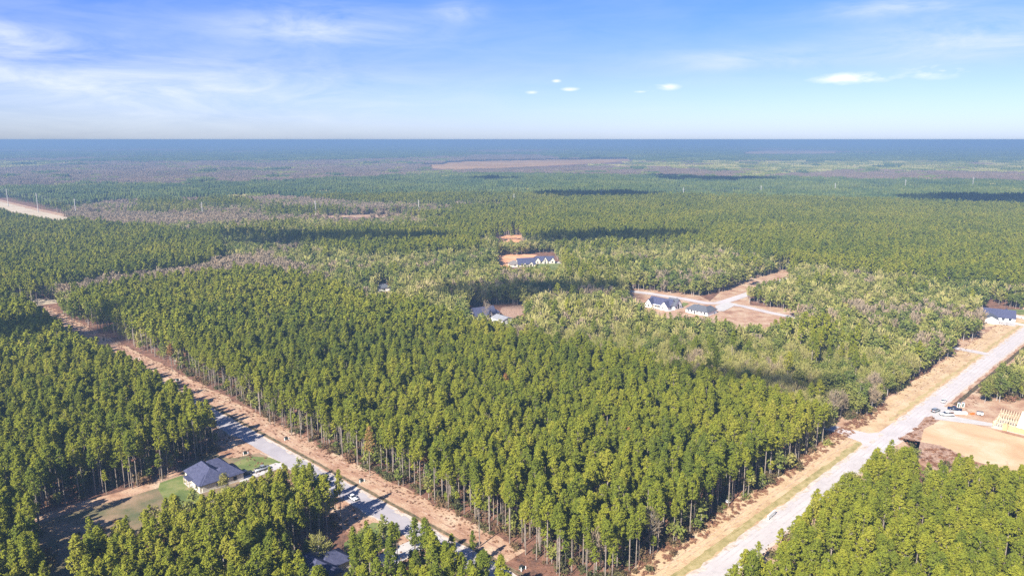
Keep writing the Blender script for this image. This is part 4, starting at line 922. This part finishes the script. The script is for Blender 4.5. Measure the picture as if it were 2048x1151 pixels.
# far woods: patches of trees
for d0,d1,c in ((1480,3000,36),(3000,6000,72),(6000,12000,150),(12000,33000,420)):
    n=int(d1/c); a,b=np.meshgrid(np.arange(-n,n),np.arange(0,n)); x=(a.ravel()+.5)*c; y=(b.ravel()+.5)*c; d=np.hypot(x,y)
    m=(d>=d0)&(d<d1)&(abs(x)<y*.8+100); x=x[m]; y=y[m]; x+=(rng.random(len(x))-.5)*c*.2; y+=(rng.random(len(x))-.5)*c*.2
    k=kinds(x,y); bad=np.zeros(len(x),bool)
    for h in (0,9.,17.):
        for dx,dy in ((0,0),(0,.45),(0,-.45),(.4,0),(-.4,0)):
            qx,qy=P(x+dx*c,y+dy*c,h)
            for pl in OPEN[-5:]+[[(-60,390),(0,400),(80,418),(160,435),(142,442),(94,437),(26,424),(-60,404)]]: bad|=inpoly(qx,qy,pl)
    bad|=near_line(x,y,22)
    x,y,k=x[~bad],y[~bad],k[~bad]
    for kk in range(4):
        m=k==kk; n=m.sum()
        if n:
            sx=c/38.; sz=np.full(n,1.)*rng.uniform(.85,1.15,n)
            scatter(['pine_forest','leafy_forest','pale_forest','bare_forest'][kk],np.stack([x[m],y[m],0*x[m]],1),rng.integers(0,4,n),rng.integers(0,4,n)*math.pi/2+.1,np.stack([np.full(n,sx),np.full(n,sx),sz],1),src2[kk])
# individual trees
def stand_label(x,y,k,s):
    qx,qy=P(x,y,0.); oa=(x-A0[0])*nA[0]+(y-A0[1])*nA[1]; sa=(x-A0[0])*dA[0]+(y-A0[1])*dA[1]; ob=(x-B0[0])*nB[0]+(y-B0[1])*nB[1]; sb=(x-B0[0])*dB[0]+(y-B0[1])*dB[1]
    sp=('tall ' if s>1.02 else 'short ' if s<.92 else '')+['green pine','olive leafy hardwood','pale thin hardwood','bare tan hardwood'][k]
    if ob>3:
        if ob<20: edge='at the roadside rim of the bottom right stand'
        elif sb>-215: edge='at the sandy lot side of the bottom right stand'
        elif qx>1900: edge='at the right frame edge of the bottom right stand'
        elif qy>1230: edge='at the bottom frame edge of the bottom right stand'
        else: edge='in the middle of the bottom right stand'
    elif oa>0 and sb>-192:
        if ob>-30: edge='lining the right road beyond the lane corner'
        elif sb>-120: edge='deep in the mixed woods left of the right road'
        elif ob<-90: edge='in the pale woods behind the central stand'
        else: edge='in the mixed woods across the lane'
    elif oa>0:
        if oa<26 and sa<-20: edge='lining the left verge beyond the brick house'
        elif oa<26 and sa<75: edge='lining the left verge opposite the brick house driveway'
        elif oa<26 and sa<130: edge='lining the left verge opposite the white sedan'
        elif oa<26: edge='lining the left verge near the bottom frame edge'
        elif ob>-32 and sb<-290: edge='facing the right road below the white board'
        elif ob>-32: edge='facing the right road between white board and lane corner'
        elif ob>-60: edge='a few rows in from the right road'
        elif oa<50: edge='a few rows in from the left verge'
        elif qx>1250: edge='in the right half of the central stand'
        else: edge='in the left half of the central stand'
    else:
        if sa<-5: edge='in the left stand above the brick house yard'
        elif qx<160: edge='in the dark lower left corner group'
        elif sa<62 and qx<330: edge='in the grove directly above the blue roofed shed'
        elif sa<62: edge='in the grove just below the brick house'
        elif sa<90 and qx<700: edge='in the grove left of the half hidden roof'
        elif qx<270: edge='under the blue roofed shed at the bottom frame edge'
        elif qx<430: edge='at the bottom frame edge right of the shed'
        elif qx<540: edge='at the bottom frame edge left of the half hidden roof'
        elif qx<640: edge='directly below the half hidden roof'
        elif qx<800: edge='right of the half hidden roof by its driveway'
        else: edge='between the pale driveway and the left road'
    return sp+' '+edge, sp+'s '+edge
names=['pine_tree','hardwood_tree','pale_hardwood_tree','bare_tree']
for i in np.where(lab_single)[0]:
    k=int(nk[i]); S_=SETS[k]; tm,cm,h=S_[int(nidx[i])%len(S_)]
    lb,gp=stand_label(nx[i],ny[i],k,ns[i])
    t=thing(names[k],lb,'tree',(float(nx[i]),float(ny[i]),0),float(nr[i]),gp); s=float(ns[i]); t.scale=(s,s,s)
    obj('trunk',tm,t); obj('crown',cm,t)
# trees that stand out
cache={}
for j,(kind,x,y,hh,lb) in enumerate(SPEC):
    if kind in('rust','yellow'): cm,cx=pine_crown(900+j,0,M_rust if kind=='rust' else M_yel,hh,.75); tm=pine_trunk(900+j,0,cx,hh)
    elif kind=='pale': cm,cx=hard_crown(900+j,0,M_pale,hh,.5,True); tm=hard_trunk(900+j,0,cx,hh)
    else: cm,cx=hard_crown(900+j,0,M_tan,hh,.35,True); tm=hard_trunk(900+j,0,cx,hh)
    t=thing('bare_tree' if kind in('bare','pale') else 'pine_tree',lb,'tree',(x,y,0),0); obj('trunk',tm,t); obj('crown',cm,t)
# undergrowth inside the woods and brush along their rims
bsrc=src_collection('bush_source',[bush_mesh(70+i,M_bush) for i in range(4)])
ux,uy=field(90,430,3.6); uk=rng.random(len(ux)); us=rng.uniform(.6,2.3,len(ux))
oa=(ux-A0[0])*nA[0]+(uy-A0[1])*nA[1]; ob=(ux-B0[0])*nB[0]+(uy-B0[1])*nB[1]
rim=((oa>11)&(oa<26))|((oa<-15)&(oa>-26))|((ob<-17)&(ob>-36))
us=np.where(rim,us,us*1.15); keep=(uk<np.where(rim,.75,.28))&~near_house(ux,uy,1.5)&~visible_gap(ux,uy,us*1.4,.5)&~corridor(ux,uy)
scatter('undergrowth',np.stack([ux,uy,0*ux],1)[keep],rng.integers(0,4,keep.sum()),rng.random(keep.sum())*6.283,np.repeat(us[keep][:,None],3,1),bsrc)
# young trees under the canopy and at the rims
yx,yy=field(90,950,5.2); us=rng.uniform(.34,.72,len(yx)); ky=kinds(yx,yy); kr=rng.random(len(yx))
keep=(kr<.85)&~near_house(yx,yy,2)&~visible_gap(yx,yy,us*14,1.2)&~corridor(yx,yy)&~near_line(yx,yy,15)
for nm,kk,m in (('young_hardwoods',1,kr<.45),('young_pines',0,kr>=.45)):
    m=m&keep; n=m.sum(); s_=us[m]*(1 if kk else .85)
    scatter(nm,np.stack([yx,yy,0*yx],1)[m],rng.integers(0,5,n),rng.random(n)*6.283,np.stack([s_*1.25,s_*1.25,s_],1),src1[kk])
# low scrub on the verges
def scrub(name,base,d,n,s0,s1,o0,o1,cnt,smin,smax,power=1):
    s=rng.uniform(s0,s1,cnt); o=o0+(o1-o0)*rng.random(cnt)**power; x=base[0]+d[0]*s+n[0]*o; y=base[1]+d[1]*s+n[1]*o
    qx,qy=P(x,y,0.); c=rng.uniform(smin,smax,cnt)
    scatter(name,np.stack([x,y,0*x],1),rng.integers(0,4,cnt),rng.random(cnt)*6.283,np.stack([c,c,c*.8],1),bsrc2)
bsrc2=src_collection('scrub_source',[bush_mesh(80+i,leafmat('brown_scrub',[(.14,.08,.05),(.24,.12,.075),(.32,.17,.10),(.38,.24,.14)],.2,.06) if i==0 else bpy.data.materials['brown_scrub']) for i in range(4)])
scrub('brown_scrub',A0,dA,nA,-330,190,8.0,16,1300,.07,.4,.5)
scrub('brown_scrub',A0,dA,nA,-150,150,-16,-6,500,.1,.5)
scrub('brown_scrub',B0,dB,nB,-420,-150,-20,-13.5,1100,.18,.75,1.6)
scrub('brown_scrub',B0,dB,nB,-130,240,-20,-12,600,.08,.35,2.2)
scrub('brown_scrub',B0,dB,nB,-130,160,5,14,500,.1,.4)
a=[G(x,y) for x,y in [(1815,890),(1925,935),(1850,850),(1880,905)]]
for q in range(1):
    px=rng.uniform(1800,1960,420); py=rng.uniform(835,935,420); m=inpoly(px,py,[(1800,878),(1838,852),(1868,832),(1882,838),(1845,862),(1840,900),(1890,895),(1930,912),(1960,930),(1880,940),(1835,915)])
    g=np.array([G(u,v) for u,v in zip(px[m],py[m])]); n=len(g); c=rng.uniform(.2,.8,n)
    scatter('brown_scrub',np.stack([g[:,0],g[:,1],0*g[:,0]],1),rng.integers(0,4,n),rng.random(n)*6.283,np.stack([c,c,c*.8],1),bsrc2)
# single shrubs on the right verge
for i,(px,py,s,lb) in enumerate([(1492,995,1.3,'bright green bush at the foot of the pines beside the white board'),(1446,1014,1.1,'small green bush left of the white board'),(1345,1108,1.2,'olive brown bush between the corner pines and the right verge'),(1300,1140,1.2,'reddish bush nearest the bottom on the right verge'),(1600,940,1.2,'brown bush at the pine edge below the lane corner'),(1655,888,1.6,'dark green round bush at the lane corner'),(1870,590,1.2,'')]):
    if not lb: continue
    p=G(px,py); o=obj('bush',bush_mesh(500+i,M_hard if 'green' in lb else M_bush),None,(p[0],p[1],0)); o.scale=(s,s,s); tag(o,lb,'bush')
